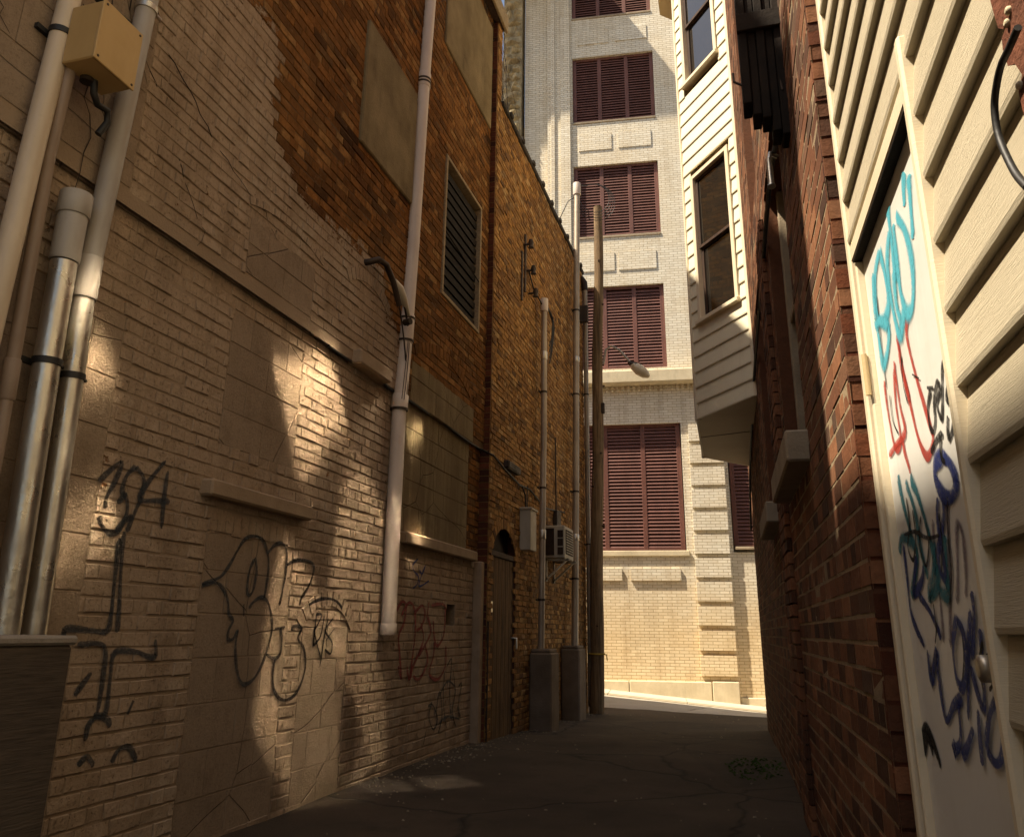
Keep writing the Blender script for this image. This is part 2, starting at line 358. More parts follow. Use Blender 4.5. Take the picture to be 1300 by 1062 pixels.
# ------------------------------------------------------------------ masonry generator
def masonry(mb,O,u,n,U0,U1,Z0,Z1,bl=.205,bh=.075,gap=.011,rel=.009,skip=None,paint=None,jit=.0025,m=0,mm=1,st=.2,vgap=None,holes=(),blocks=(),mblock=2,off=None,depth=None,backing=True,end=None,proud=None):
    """real bricks, each an island of its own, laid on a mortar bed. O + u*U + z ; n outward"""
    O=Vector(O); u=Vector(u).normalized(); n=Vector(n).normalized(); zv=Vector((0,0,1))
    depth=depth or rel+.003; vgap=vgap if vgap is not None else gap
    at=mb.attr if mb.attr is not None else []
    def P(U,z,d): return O+u*U+zv*z+n*d
    flip=u.cross(zv).dot(n)<0
    def pv(U,z): return paint(U,z) if paint else 0.
    def brick(a,b,c,d,rl,mi,j=jit,ch=None,dp=None):
        dp=dp or depth; ch=ch or min(.004,rel*.6)
        j4=[(R.uniform(-j,j),R.uniform(-j,j),R.uniform(-j,j)*.8) for _ in range(4)]
        dd=R.uniform(-j,j)*1.2; tl=R.uniform(-j,j)*.6
        q=[(a,c),(b,c),(b,d),(a,d)]; vs=[]
        for k,(U,z) in enumerate(q): vs.append(P(U,z,-dp))
        for k,(U,z) in enumerate(q): vs.append(P(U+j4[k][0],z+j4[k][1],rl-ch+dd-.001))
        for k,(U,z) in enumerate(q):
            iu=ch if U==a else -ch; iz=ch if z==c else -ch
            vs.append(P(U+iu+j4[k][0],z+iz+j4[k][1],rl+j4[k][2]+dd+(tl if z==c else -tl)))
        fs=[(8,9,10,11)]
        for k in range(4):
            k2=(k+1)%4; fs+= [(k,k2,4+k2,4+k),(4+k,4+k2,8+k2,8+k)]
        if flip: fs=[f[::-1] for f in fs]
        mb.faces(vs,fs,mi); pc_=pv((a+b)/2,(c+d)/2); at.extend([pv(U_,z_)*.45+pc_*.55 for U_,z_ in q]*3 if mi!=mblock else [pc_]*12)
    def spans(zc,lo,hi,rects):
        iv=[(lo,hi)]
        for r in rects:
            if r[2]<zc<r[3]:
                nv=[]
                for x0,x1 in iv:
                    if r[1]<=x0 or r[0]>=x1: nv.append((x0,x1)); continue
                    if r[0]>x0: nv.append((x0,r[0]))
                    if r[1]<x1: nv.append((r[1],x1))
                iv=nv
        return iv
    row=0; z=Z0; cuts=list(blocks)+list(holes)
    while z<Z1-.01:
        z2=min(z+bh,Z1); zc=(z+z2)/2
        U=U0-(bl/2 if row%2 else 0)
        head=(row%6==5)
        step=bl/2 if head else bl
        if head: U=U0-bl/4
        iv=spans(zc,U0,U1,cuts)
        wob=R.uniform(-.0015,.0015)
        while U<U1-.005:
            for x0,x1 in iv:
                a=max(U,x0); b=min(U+step,x1)
                if b-a<.022: continue
                cu=(a+b)/2
                if skip and skip(cu,zc): continue
                pr=proud(cu,zc) if proud else 0
                dp=depth
                aa=a+vgap/2; bb=b-vgap/2
                if end and a<=U0+.001: dp=end; aa=U0+R.uniform(-.004,.003)
                brick(aa,bb,z+gap/2+wob,z2-gap/2+wob,rel+pr,m,dp=dp)
            U+=step
        row+=1; z=z2
    for (a,b,c,d,bw,bhh) in blocks:
        zz=c; r=0
        while zz<d-.01:
            z2=min(zz+bhh,d); U=a-(bw/2 if r%2 else 0)
            iv=spans((zz+z2)/2,a,b,holes)
            while U<b-.01:
                for q0,q1 in iv:
                    x0=max(U,q0); x1=min(U+bw,q1)
                    if x1-x0<.03: continue
                    brick(x0+.0015,x1-.0015,zz+.003,z2-.003,rel-.0015+(proud((x0+x1)/2,(zz+z2)/2) if proud else 0),mblock,j=.0012,ch=.002)
                U+=bw
            zz=z2; r+=1
    if backing:
        us=sorted(set([U0+(U1-U0)*i/max(1,int((U1-U0)/st)) for i in range(max(1,int((U1-U0)/st))+1)]+[x for h in holes for x in h[:2] if U0<x<U1]))
        zs=sorted(set([Z0+(Z1-Z0)*i/max(1,int((Z1-Z0)/st)) for i in range(max(1,int((Z1-Z0)/st))+1)]+[x for h in holes for x in h[2:4] if Z0<x<Z1]))
        for a,b in zip(us,us[1:]):
            for c,d in zip(zs,zs[1:]):
                mu,mz=(a+b)/2,(c+d)/2
                if any(h[0]<mu<h[1] and h[2]<mz<h[3] for h in holes): continue
                if skip and skip(mu,mz) and skip(a+.01,c+.01) and skip(b-.01,d-.01) and skip(a+.01,d-.01) and skip(b-.01,c+.01): continue
                pr=(proud(mu,mz) if proud else 0)
                vs=[P(a,c,pr),P(b,c,pr),P(b,d,pr),P(a,d,pr)]
                mb.faces(vs,[(0,1,2,3) if not flip else (3,2,1,0)],mm); at.extend([pv(U_,z_) for U_,z_ in ((a,c),(b,c),(b,d),(a,d))])
    mb.attr=at
def pad(mb):
    if mb.attr is not None: mb.attr.extend([0.]*(len(mb.v)-len(mb.attr)))

# ------------------------------------------------------------------ lap siding generator
def lap(mb,P0,d,n,L,z0,z1,ex,th,holes=(),m=0,flat=.0):
    P0=Vector(P0); d=Vector(d); n=Vector(n); zv=Vector((0,0,1)); z=z0
    while z<z1-.01:
        z2=min(z+ex,z1); ivs=[(0,L)]
        for h in holes:
            if h[2]<z2-.02 and h[3]>z+.02:
                nv=[]
                for a,b in ivs:
                    if h[0]>a: nv.append((a,min(b,h[0])))
                    if h[1]<b: nv.append((max(a,h[1]),b))
                ivs=[(a,b) for a,b in nv if b-a>.004]
        for a,b in ivs:
            A=P0+d*a; B=P0+d*b
            t=ex*.07
            prof=[(z,0),(z,th),(z+t,th+.002),(z2,.002+th*.12)]   # underside, rounded nose, face
            pts=[[Q+zv*(pz-0)+n*pn for pz,pn in prof] for Q in (A,B)]
            vs=[Vector((p.x,p.y,p.z)) for row in pts for p in row]
            fs=[]
            for k in range(3):
                f=(k,4+k,5+k,k+1)
                nn=(vs[f[1]]-vs[f[0]]).cross(vs[f[2]]-vs[f[1]])
                want=n if k else -zv
                fs.append(f if nn.dot(want)>0 else f[::-1])
            mb.faces(vs,fs,m)
            mb.faces([vs[i] for i in range(4)],[(0,1,2,3)],m); mb.faces([vs[4+i] for i in range(4)],[(3,2,1,0)],m)
        z=z2

# ------------------------------------------------------------------ strokes (sprayed lines lying on a wall)
def smooth(pts,k=5):
    if len(pts)<3:
        return pts
    out=[]
    for i in range(len(pts)-1):
        p0=pts[max(i-1,0)]; p1=pts[i]; p2=pts[i+1]; p3=pts[min(i+2,len(pts)-1)]
        for j in range(k):
            t=j/k; out.append(.5*((2*p1)+(p2-p0)*t+(2*p0-5*p1+4*p2-p3)*t*t+(3*p1-p0-3*p2+p3)*t**3))
    out.append(pts[-1]); return out
def strokes(mb,lines,org,sc,P,N,w,m=0,lift=.003,u=None,taper=True):
    """lines are polylines measured on the photo, laid on the wall plane at P with normal N; w in metres"""
    N=Vector(N).normalized(); 
    for li,ln in enumerate(lines):
        pts=[onplane(org[0]+x/sc,org[1]+y/sc,P,N) for x,y in ln]
        if len(pts)<2: continue
        pts=smooth(pts); n=len(pts); L=[];Rr=[]
        for i,p in enumerate(pts):
            t=(pts[min(i+1,n-1)]-pts[max(i-1,0)]).normalized(); s=N.cross(t).normalized()
            ww=w*.72*(1+.22*math.sin(i*.55+li))
            if taper and i in (0,n-1): ww*=.5
            q=p+N*(lift+li*.00025); L.append(q-s*ww); Rr.append(q+s*ww)
        for i in range(n-1):
            mb.face([L[i],Rr[i],Rr[i+1],L[i+1]],m,uv=[(0,i),(1,i),(1,i+1),(0,i+1)])

# ================================================================== THE SETTING
LX=-2.9; LX2=-2.78
def gz(x,y):
    """ground height: the alley falls a little towards the street, the street falls to the right"""
    t=max(0,min(1,(y-8)/6.5)); a=-.20*t
    s=max(0,min(1,(y-14.6)/2.5)); return a*(1-s)+s*(-.10-.075*max(-20,min(20,(x+3.0))))
def sheet(name,x0,x1,y0,y1,nx,ny,dz,mat,kind='structure',rough=0.,zf=None):
    mb=MB(); vs=[]
    for j in range(ny+1):
        for i in range(nx+1):
            x=x0+(x1-x0)*i/nx; y=y0+(y1-y0)*j/ny
            z=(zf or gz)(x,y)+dz+(rough*noise.noise(Vector((x*.9,y*.9,3)))+rough*.35*noise.noise(Vector((x*4,y*4,7))) if rough else 0)
            vs.append((x,y,z))
    fs=[(j*(nx+1)+i,j*(nx+1)+i+1,(j+1)*(nx+1)+i+1,(j+1)*(nx+1)+i) for j in range(ny) for i in range(nx)]
    mb.faces(vs,fs,0,smooth=True); o=mb.build(name,mat); tag(o,kind=kind); return o
sheet('ground',-300,300,-300,300,120,120,-.30,M['ground'],zf=lambda x,y: -.02-.075*max(-20,min(20,x+3)) *(1 if abs(y)<40 else .5)-.9)
sheet('alley_pavement',-3.1,1.2,-12,15.3,50,240,0,M['alley'],rough=.022)
# street
WY=18.0; FA=math.radians(6.1); FT=Vector((math.cos(FA),math.sin(FA),0)); FN=Vector((math.sin(FA),-math.cos(FA),0)); FP=Vector((-1.49,18.965,0))
def fpt(t,z,d=0): return FP+FT*t+FN*d+Vector((0,0,z))
def sz(t): return -.085-.083*(t+1.49+.3)   # pavement height along the facade
mb=MB()
for i in range(-14,14):
    a,b=i*2.,(i+1)*2.
    mb.face([(a,15.26,gz(a,15.26)-.004),(b,15.26,gz(b,15.26)-.004),(b,17.2,gz(b,17.2)),(a,17.2,gz(a,17.2))])
    p=[fpt(a,sz(a)-.13,1.30),fpt(b,sz(b)-.13,1.30)]
    mb.face([(a,17.2,gz(a,17.2)),(b,17.2,gz(b,17.2)),p[1],p[0]])
tag(mb.build('road',M['road']),kind='structure')
mb=MB(); kb=MB()
for i in range(-12,12):
    a,b=i*1.6,(i+1)*1.6
    mb.obox(fpt(a+.006,sz(a)-.3,.02),(FT-Vector((0,0,.083)))*1.588,FN*1.12,(0,0,.30))
    kb.bbox(fpt(a+.004,sz(a)-.32,1.145),(FT-Vector((0,0,.083)))*1.592,FN*.15,(0,0,.315),.012)
tag(mb.build('sidewalk',M['walk']),kind='structure'); tag(kb.build('kerb',M['kerb']),kind='structure')

# ================================================================== TALL OLD BRICK BUILDING (left, near)
TB=empty('old_brick_building',(LX,5,0),'tall old brick building with peeling cream paint and graffiti on its lower wall','building')
def bound(y):
    P_=[(1,5.0),(3.97,5.0),(3.99,4.37),(4.13,4.25),(4.39,4.09),(4.66,3.98),(5.21,4.03),(5.42,4.07),(5.71,4.10),(5.85,3.9),(5.95,3.7),(6.2,3.66),(6.37,3.34),(6.48,3.2),(6.5,1.93),(9,1.93)]
    for (a,b),(c,d) in zip(P_,P_[1:]):
        if a<=y<=c: return b+(d-b)*(y-a)/(c-a)
    return 1.9
def paintL(y,z):
    d=bound(y)-z
    if 3.97<y<6.5: d=min(d,.45) 
    return max(-.5,min(.5,d*1.6))
LB=[(1.4,3.06,0,2.58,.42,.25),(3.9,4.72,2.12,2.95,.42,.21),(3.9,4.82,0,1.62,.45,.235),(5.03,5.68,0,1.12,.34,.225),(6.52,8.30,1.93,3.50,.42,.235),(1.4,2.9,3.2,4.2,.5,.28),(3.9,4.7,3.2,3.58,.42,.2)]
OPEN=[(7.17,8.34,4.45,6.04),(7.76,8.01,1.12,1.35)]
def skipL(y,z):
    if any(a<y<b and c<z<d for a,b,c,d in OPEN): return True
    if 5.23<y<6.2 and 5.0<z<6.14: return True
    if 7.0<y<8.62 and 7.4<z<8.95: return True
    return False
mb=MB(); mb.attr=[]
masonry(mb,(LX,0,0),(0,1,0),(1,0,0),1.4,8.72,-.12,9.15,holes=OPEN+[(5.23,6.2,5.0,6.14),(7.0,8.6,7.42,8.92)],paint=paintL,vgap=.0045,blocks=LB,proud=lambda y,z: .045 if z>3.17 else 0,rel=.0062,gap=.011,jit=.0032)
# segmental arch over the small infill and over the raw panel, laid as radial bricks
def arch(mb,O,u,n,uc,zc,r,a0,a1,k,hb,m=0,rel=.014,pt=None):
    O=Vector(O);u=Vector(u);n=Vector(n);zv=Vector((0,0,1))
    for i in range(k):
        t0=a0+(a1-a0)*(i+.06)/k; t1=a0+(a1-a0)*(i+.94)/k
        q=[(r,t0),(r,t1),(r+hb,t1),(r+hb,t0)]
        vs=[O+u*(uc+rr*math.cos(t))+zv*(zc+rr*math.sin(t)) for rr,t in q]
        j=R.uniform(-.002,.002)
        a=vs+[v+n*(rel+j) for v in vs]
        mb.faces(a,[(4,5,6,7),(7,6,5,4)[::1]][:1]+[(0,1,5,4),(1,2,6,5),(2,3,7,6),(3,0,4,7)],m)
        if mb.attr is not None: mb.attr.extend([.4 if pt else -.4]*8)
arch(mb,(LX,0,0),(0,1,0),(1,0,0),5.355,.80,.46,math.radians(40),math.radians(140),11,.10,pt=1)
arch(mb,(LX,0,0),(0,1,0),(1,0,0),5.56,3.2,.62,math.radians(55),math.radians(125),12,.10,rel=.058,pt=1)
arch(mb,(LX,0,0),(0,1,0),(1,0,0),7.38,1.9,1.85,math.radians(65),math.radians(116),18,.10,rel=.058,pt=0)
arch(mb,(LX,0,0),(0,1,0),(1,0,0),4.33,2.2,1.52,math.radians(72),math.radians(108),14,.05,rel=.060,pt=1)
# header course over the blocked door
for i in range(12):
    y=3.9+i*.077
    mb.obox((LX,y,1.625),(0,.070,0),(.011,0,0),(0,0,.10),0); mb.attr.extend([.4]*8)
pad(mb)
w=mb.build('wall',[M['brick_left'],M['mortar_left'],M['block']],TB); w['label']='old brick wall, cream paint peeling off its lower half'
# body behind the wall
mb=MB(); mb.box((-9.5,1.40,-.4),(LX-.125,8.70,9.15)); mb.box((-9.5,8.70,8.0),(LX2-.14,8.9,9.15)); mb.build('body',M['render'],TB)
# reveals of openings
def recess(mb,O,u,n,a,b,c,d,dep,m=0,back=1):
    O=Vector(O);u=Vector(u);n=Vector(n);z=Vector((0,0,1))
    q=[O+u*a+z*c,O+u*b+z*c,O+u*b+z*d,O+u*a+z*d]; k=[p-n*dep for p in q]
    for i in range(4):
        j=(i+1)%4; mb.face([q[i],q[j],k[j],k[i]],m)
    mb.face(k,back)
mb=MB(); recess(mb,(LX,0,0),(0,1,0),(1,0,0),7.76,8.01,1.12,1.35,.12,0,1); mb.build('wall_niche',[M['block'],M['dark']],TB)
# blank stucco panels
mb=MB(); mb.bbox((LX-.02,5.18,4.96),(0,1.08,0),(.100,0,0),(0,0,1.22),.01); o=mb.build('stucco_infill',M['stucco'],TB); o['label']='lower blank stucco infill of a bricked-up window'
mb=MB(); mb.bbox((LX-.02,6.96,7.38),(0,1.68,0),(.092,0,0),(0,0,1.58),.01); o=mb.build('stucco_infill',M['stucco'],TB); o['label']='upper blank stucco infill under bare vines'
# sills
for (a,b,c,d,pr,mt) in [(3.79,4.90,1.80,1.895,.085,'sill_painted'),(6.55,8.50,1.82,1.925,.075,'sill_painted'),(5.37,5.95,3.085,3.20,.12,'sill_painted')]:
    mb=MB(); mb.bbox((LX-.01,a,c),(0,b-a,0),(pr+.01,0,0),(0,0,d-c),.012); mb.build('sill',M[mt],TB)
# ledge where the upper wall steps out
mb=MB(); pts=[]
for i in range(40):
    y=1.45+i*(6.42-1.45)/39; pts.append((LX+.018,y,3.165+.008*math.sin(i*1.7)))
mb.tube(pts,.022,8); mb.build('wall_ledge',M['sill_painted'],TB)
# louvred window
lw=MB()
a,b,c,d=7.17,8.34,4.45,6.04
for (y0,y1,z0,z1) in ((a-.03,b+.03,c-.03,c+.012),(a-.03,b+.03,d-.012,d+.03),(a-.03,a+.012,c+.012,d-.012),(b-.012,b+.03,c+.012,d-.012)):
    lw.bbox((LX-.03,y0,z0),(0,y1-y0,0),(.10,0,0),(0,0,z1-z0),.005)
o=lw.build('window_frame',M['fascia'],TB)
sl=MB(); 
for i in range(13):
    z=c+.07+i*.115; sl.obox((LX-.03,a+.0,z),(0,b-a,0),(.045,0,-.03),(.004,0,.075),0)
sl.face([(LX-.04,a,c),(LX-.04,b,c),(LX-.04,b,d),(LX-.04,a,d)],1); sl.tube([(LX+.06,a,c+.72),(LX+.06,b,c+.62)],.008,6)
s2=sl.build('louvre_slats',[M['nearblack'],M['dark']],o)
# eaves of the tall building
mb=MB(); mb.bbox((LX-.1,1.3,9.15),(0,7.62,0),(.25,0,0),(0,0,.07),.01,0); mb.bbox((LX+.15,1.3,9.13),(0,7.66,0),(.04,0,0),(0,0,.26),.008,1)
mb.bbox((LX-.1,8.925,9.17),(0,.04,0),(.25,0,0),(0,0,.22),.008,1)
mb.box((-9.6,1.3,9.22),(LX+.14,8.92,9.38),2)
mb.build('eaves',[M['timber_dark'],M['fascia'],M['roofing']],TB)
# upper pier of the tall building above the low roof
mb=MB(); mb.attr=[]
masonry(mb,(LX2,0,0),(0,1,0),(1,0,0),8.72,8.9,7.98,9.14,end=.13)
pad(mb); mb.build('pier',[M['brick_low'],M['mortar_low'],M['brick_dark']],TB)
# graffiti of the tall building
PL=(LX,0,0); NL=(1,0,0)
mb=MB(); mb.__dict__['x']=0
big=[[(75,320),(105,305),(150,285),(185,240),(215,185),(245,140),(280,125),(315,140),(335,185),(340,250),(330,330),(322,370)],
[(285,215),(265,260),(255,330),(262,360),(280,335),(292,270),(290,225),(284,214)],
[(75,320),(130,310),(160,335),(178,380),(182,430),(198,460),(180,500),(180,535),(200,530),(218,495)],
[(218,495),(208,560),(212,640),(225,695),(245,712),(280,690),(310,640),(335,570),(352,500),(350,440),(335,385),(310,368),(280,385),(262,412)],
[(335,195),(365,160),(395,155),(412,190),(408,270),(395,340),(382,400)],
[(412,240),(445,222),(490,222),(518,240),(515,280),(495,330),(470,370),(462,400)],
[(365,492),(405,485)],[(385,490),(392,530),(385,590),(360,610),(330,595)],
[(362,615),(355,680),(362,740),(390,772),(430,765),(465,715),(485,640),(478,570),(455,530),(470,490),(440,480),(430,500)],[(240,395),(240,442)],
[(485,410),(520,385),(565,372),(610,385),(650,440)]]
strokes(mb,big,(230,640),3.122,PL,NL,.026,lift=.012)
o=mb.build('graffiti_tag',M['sp_slate'],TB); o['label']='large black bubble-letter outline on the blocked doorway'
mb=MB(); strokes(mb,[[(515,565),(522,500),(530,430)],[(528,435),(550,440),(520,500)],[(518,490),(530,550),(545,605)],[(560,440),(545,520),(515,560)],[(595,450),(565,500),(590,545),(585,590),(562,575)],[(575,450),(560,520),(543,640)],[(565,540),(600,490)]],(230,640),3.122,PL,NL,.018,lift=.014); o=mb.build('graffiti_tag',M['sp_black'],TB); o['label']='small black scrawl inside the arched infill'
mb=MB(); sc=2.527
strokes(mb,[[(310,130),(345,95),(385,68),(362,130),(335,180),(332,215)],[(310,240),(320,270),(345,295),(375,285),(395,255),(420,240)],[(430,80),(400,110),(385,160),(400,175)],[(430,82),(455,120),(450,170),(425,230),(400,290)],
[(525,62),(470,130),(440,185),(490,190),(538,192)],[(532,95),(520,180),(512,280)],[(370,200),(395,175),(400,230),(365,290)],[(375,310),(362,430),(348,560),(335,608),(280,605),(205,600),(198,632)],[(390,290),(380,420),(373,560),(368,612)],
[(240,652),(325,655),(322,760),(305,870)],[(490,635),(492,685),(470,690),(430,675),(362,675),(345,760),(330,870),(292,875)],[(285,740),(255,780),(230,815)],[(345,915),(335,890),(300,885),(275,910),(265,960)],[(240,1040),(270,1010),(292,1040)],[(350,1030),(370,990),(405,980),(430,1025)],[(420,830),(400,875)]],(0,560),sc,PL,NL,.032,lift=.012)
o=mb.build('graffiti_tag',M['sp_slate'],TB); o['label']='tall black scrawl on the painted brick beside the pipes'
mb=MB(); sc=3.121
strokes(mb,[[(98,425),(120,385),(138,402),(128,470),(108,520),(112,600),(118,690),(105,640)],[(118,440),(148,388),(170,415),(174,500),(165,580),(150,690),(140,640)],[(170,430),(200,400),(212,430),(200,480),(178,500)],[(195,470),(205,540),(165,640),(155,692)],[(228,385),(222,440),(236,500),(210,560),(185,600)],[(210,550),(222,620),(190,690),(165,680)],[(238,400),(262,395),(290,400),(292,440),(285,520),(260,560),(248,520),(245,460)],[(250,540),(245,600),(228,670),(262,692),(292,640),(294,560)]],(470,640),sc,PL,NL,.036,lift=.012)
o=mb.build('graffiti_tag',M['sp_red'],TB); o['label']='dark red bubble letters on the painted brick'
mb=MB(); strokes(mb,[[(185,215),(165,238),(168,262),(186,285),(182,315),(165,332)],[(190,260),(202,275),(215,240)],[(212,245),(195,290),(188,322),(205,318),(228,302)]],(470,640),sc,PL,NL,.02,lift=.012); o=mb.build('graffiti_tag',M['sp_blue'],TB); o['label']='small blue SY tag under the sill'
mb=MB(); strokes(mb,[[(240,780),(228,840),(245,890),(262,850),(242,792),(225,800)],[(255,830),(270,740),(280,830),(265,905)],[(290,660),(285,780),(297,885)],[(300,640),(318,615),(310,740),(316,850)],[(322,650),(332,740),(320,820),(335,880)],[(345,720),(357,712),(345,790),(352,840),(340,800)],[(265,870),(300,840),(350,850)],[(215,900),(205,950)],[(268,760),(300,700),(330,720)]],(470,640),sc,PL,NL,.026,lift=.012); o=mb.build('graffiti_tag',M['sp_slate'],TB); o['label']='dense black scribble low on the painted brick'

# ================================================================== NEIGHBOUR THAT SHADES THE MOUTH OF THE ALLEY (behind the photographer)
mb=MB(); mb.box((-9.0,-14,-.4),(LX,1.38,7.32),0); mb.box((-9.1,-14,7.32),(LX+.08,1.36,7.45),1)
nb=empty('neighbour_building',(LX,-5,0),'plain rendered building behind the photographer on the shaded side of the alley','building'); mb.build('wall',[M['render'],M['roofing']],nb)

# ================================================================== LOW ORANGE BRICK BUILDING
LOW=empty('low_brick_building',(LX2,11.5,0),'lower orange-brown brick building with an arched plank door, beyond the tall one','building')
DR=(8.84,9.84,-.2,1.94)
def skipW(y,z):
    if DR[0]<y<DR[1] and z<DR[3]: return True
    if DR[0]<y<DR[1] and (y-9.34)**2/.53**2+(z-1.93)**2/.37**2<1 : return True
    return False
mb=MB(); mb.attr=[]
masonry(mb,(LX2,0,0),(0,1,0),(1,0,0),8.72,14.5,-.25,7.95,skip=skipW,jit=.005,end=.13,bl=.19,bh=.066,rel=.007,st=.07)
arch(mb,(LX2,0,0),(0,1,0),(1,0,0),9.34,1.70,.57,math.radians(22),math.radians(158),18,.11,m=0,rel=.012)
n0=len(mb.v)
# dark side of the pier that faces down the alley
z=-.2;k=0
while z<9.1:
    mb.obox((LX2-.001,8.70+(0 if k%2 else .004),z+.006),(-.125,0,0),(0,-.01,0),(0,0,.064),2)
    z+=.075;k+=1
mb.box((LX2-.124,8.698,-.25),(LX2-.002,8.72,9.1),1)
pad(mb)
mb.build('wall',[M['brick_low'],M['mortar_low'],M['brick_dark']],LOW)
mb=MB(); mb.bbox((LX-.005,8.57,-.15),(0,.118,0),(.10,0,0),(0,0,1.98),.012); mb.build('corner_block',M['sill_painted'],TB)
mb=MB(); mb.box((-9,8.73,-.6),(LX2-.14,8.80,7.95)); mb.box((-9,8.80,-.6),(LX2-.24,9.9,7.95)); mb.box((-9,9.9,-.6),(LX2-.14,14.49,7.95)); mb.build('body',M['render'],LOW)
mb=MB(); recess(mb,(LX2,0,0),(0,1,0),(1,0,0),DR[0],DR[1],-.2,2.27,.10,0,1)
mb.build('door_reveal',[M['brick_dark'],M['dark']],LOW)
# far end wall of the low building, in the sun
mb=MB(); mb.attr=[]; masonry(mb,(0,14.5,0),(-1,0,0),(0,1,0),2.78,6.2,-.25,7.95); pad(mb); mb.build('end_wall',[M['brick_low'],M['mortar_low'],M['brick_dark']],LOW)
# coping with tile stubs
mb=MB(); mb.bbox((LX2-.32,8.92,7.93),(0,5.63,0),(.36,0,0),(0,0,.075),.01)
for i in range(9): mb.bbox((LX2+.0,9.2+i*.62,7.95),(0,.10,0),(.07,0,0),(0,0,.075),.01)
mb.box((-9,8.92,7.95),(LX2-.33,14.5,8.0))
mb.build('coping',M['roofing'],LOW)
# plank door
dl=MB()
for i in range(6):
    y=8.87+i*.158; dl.bbox((LX2-.055,y,-.08),(0,.152,0),(.035,0,0),(0,0,2.0),.004)
d=dl.build('plank_door',M['door_old'],LOW)
mb=MB(); mb.bbox((LX2-.03,8.9,1.30),(0,.07,0),(.02,0,0),(0,0,.12),.004); mb.build('hasp',M['galv'],d); mb=MB(); mb.tube([(LX2-.03,9.76,1.02),(LX2+.05,9.76,1.02),(LX2+.05,9.76,.90)],.012,8); mb.build('door_handle',M['galv'],d)
mb=MB(); mb.bbox((LX2-.06,8.845,1.925),(0,.99,0),(.06,0,0),(0,0,.06),.006); mb.bbox((LX2-.05,9.815,-.1),(0,.025,0),(.04,0,0),(0,0,2.02),.004); mb.build('door_frame',M['timber_dark'],LOW)
mb=MB(); mb.tube([(LX2+.012,8.735,-.15),(LX2+.012,8.735,1.2)],.012,8); mb.build('corner_pipe',M['iron'],LOW)
# broken bricks / corbel stub
mb=MB(); mb.bbox((LX2-.01,9.25,3.0),(0,.55,0),(.09,0,0),(0,0,.10),.015); mb.build('corbel',M['iron'],LOW)

# ================================================================== PIPES AND FITTINGS ON THE NEAR LEFT WALL
def pipe(name,label,cat,pts,r,mat,clamps=(),group=None,parts=()):
    e=empty(name,pts[0],label,cat,group); mb=MB(); mb.tube(pts,r,20); mb.build('tube',M[mat],e)
    P0=[Vector(p) for p in pts]
    for z,side,mm in clamps:
        # find axis point at height z
        for a,b in zip(P0,P0[1:]):
            lo,hi=sorted((a.z,b.z))
            if lo<=z<=hi: c=a+(b-a)*((z-a.z)/(b.z-a.z))
        t=(P0[-1]-P0[0]).normalized(); cm=MB(); cm.tube([c-t*.014,c+t*.014],r+.006,20)
        cm.obox(c+Vector((-r-.02,-r-.035,-.012)),(.02,0,0),(0,2*r+.07,0),(0,0,.024))
        cm.tube([c+Vector((r*.2,side*(r+.004),0)),c+Vector((r*.2,side*(r+.020),0))],.009,8)
        cm.build('clamp',M[mm],e)
    for z0,z1,rr,mm,nm in parts:
        def at(z):
            for a,b in zip(P0,P0[1:]):
                lo,hi=sorted((a.z,b.z))
                if lo-1e-6<=z<=hi+1e-6: return a+(b-a)*((z-a.z)/(b.z-a.z))
            return P0[-1]+Vector((0,0,z-P0[-1].z))
        cm=MB(); A,B=at(z0),at(z1); cm.tube([A,A+(B-A)*.04,A+(B-A)*.96,B],rr,20,rs=[rr-.003,rr,rr,rr-.003]); cm.build(nm,M[mm],e)
    return e
k=2.78/2.9; BX=-2.78
bx=lambda y,z,X=BX: (X,y*X/LX,1.1+(z-1.1)*X/LX)
pipe('drain_pipe','smooth beige plastic pipe, thickest and leftmost of the pipes by the tan box','pipe',[bx(2.335,1.06),bx(2.36,2.42),bx(2.375,3.11),bx(2.40,3.92),bx(2.45,6.0),bx(2.5,9.4)],.046,'pipe_beige',[(3.62,1,'black')])
pipe('conduit_pipe','thin brown conduit rising from the concrete block into the tan box','pipe',[bx(2.50,1.06),bx(2.50,1.78),bx(2.46,3.11),bx(2.475,3.66,-2.74)],.027,'pipe_brown',(),None,[(1.95,2.12,.033,'pipe_brown','coupling')])
pipe('capped_pipe','galvanised pipe ending in a grey plastic cap below the tan box','pipe',[bx(2.70,1.06),bx(2.655,2.24),bx(2.645,2.68)],.054,'galv',[(2.16,1,'black')],None,[(2.62,2.86,.062,'pipe_grey','coupling'),(2.84,2.95,.070,'pipe_grey','cap')])
pipe('riser_pipe','galvanised pipe with a grey plastic upper length running past the tan box to the roof','pipe',[bx(2.845,1.06),bx(2.80,2.32),bx(2.785,2.60)],.047,'galv',[(2.14,1,'black')],None,[(2.50,2.70,.056,'pipe_grey','coupling')])
o=[x for x in scene.objects if x.name.startswith('riser_pipe')][0]
mb=MB(); pts=[bx(2.785,2.68),bx(2.80,3.0),bx(2.855,4.34),bx(2.93,6.0),bx(3.05,9.4)]; mb.tube(pts,.049,20); mb.build('upper_tube',M['pipe_grey'],o)
cm=MB(); c=Vector(bx(2.852,4.27)); cm.tube([c-Vector((0,0,.016)),c+Vector((0,0,.016))],.056,20); cm.tube([c+Vector((.02,.045,0)),c+Vector((.02,.085,0))],.010,8); cm.build('clamp',M['galv'],o)
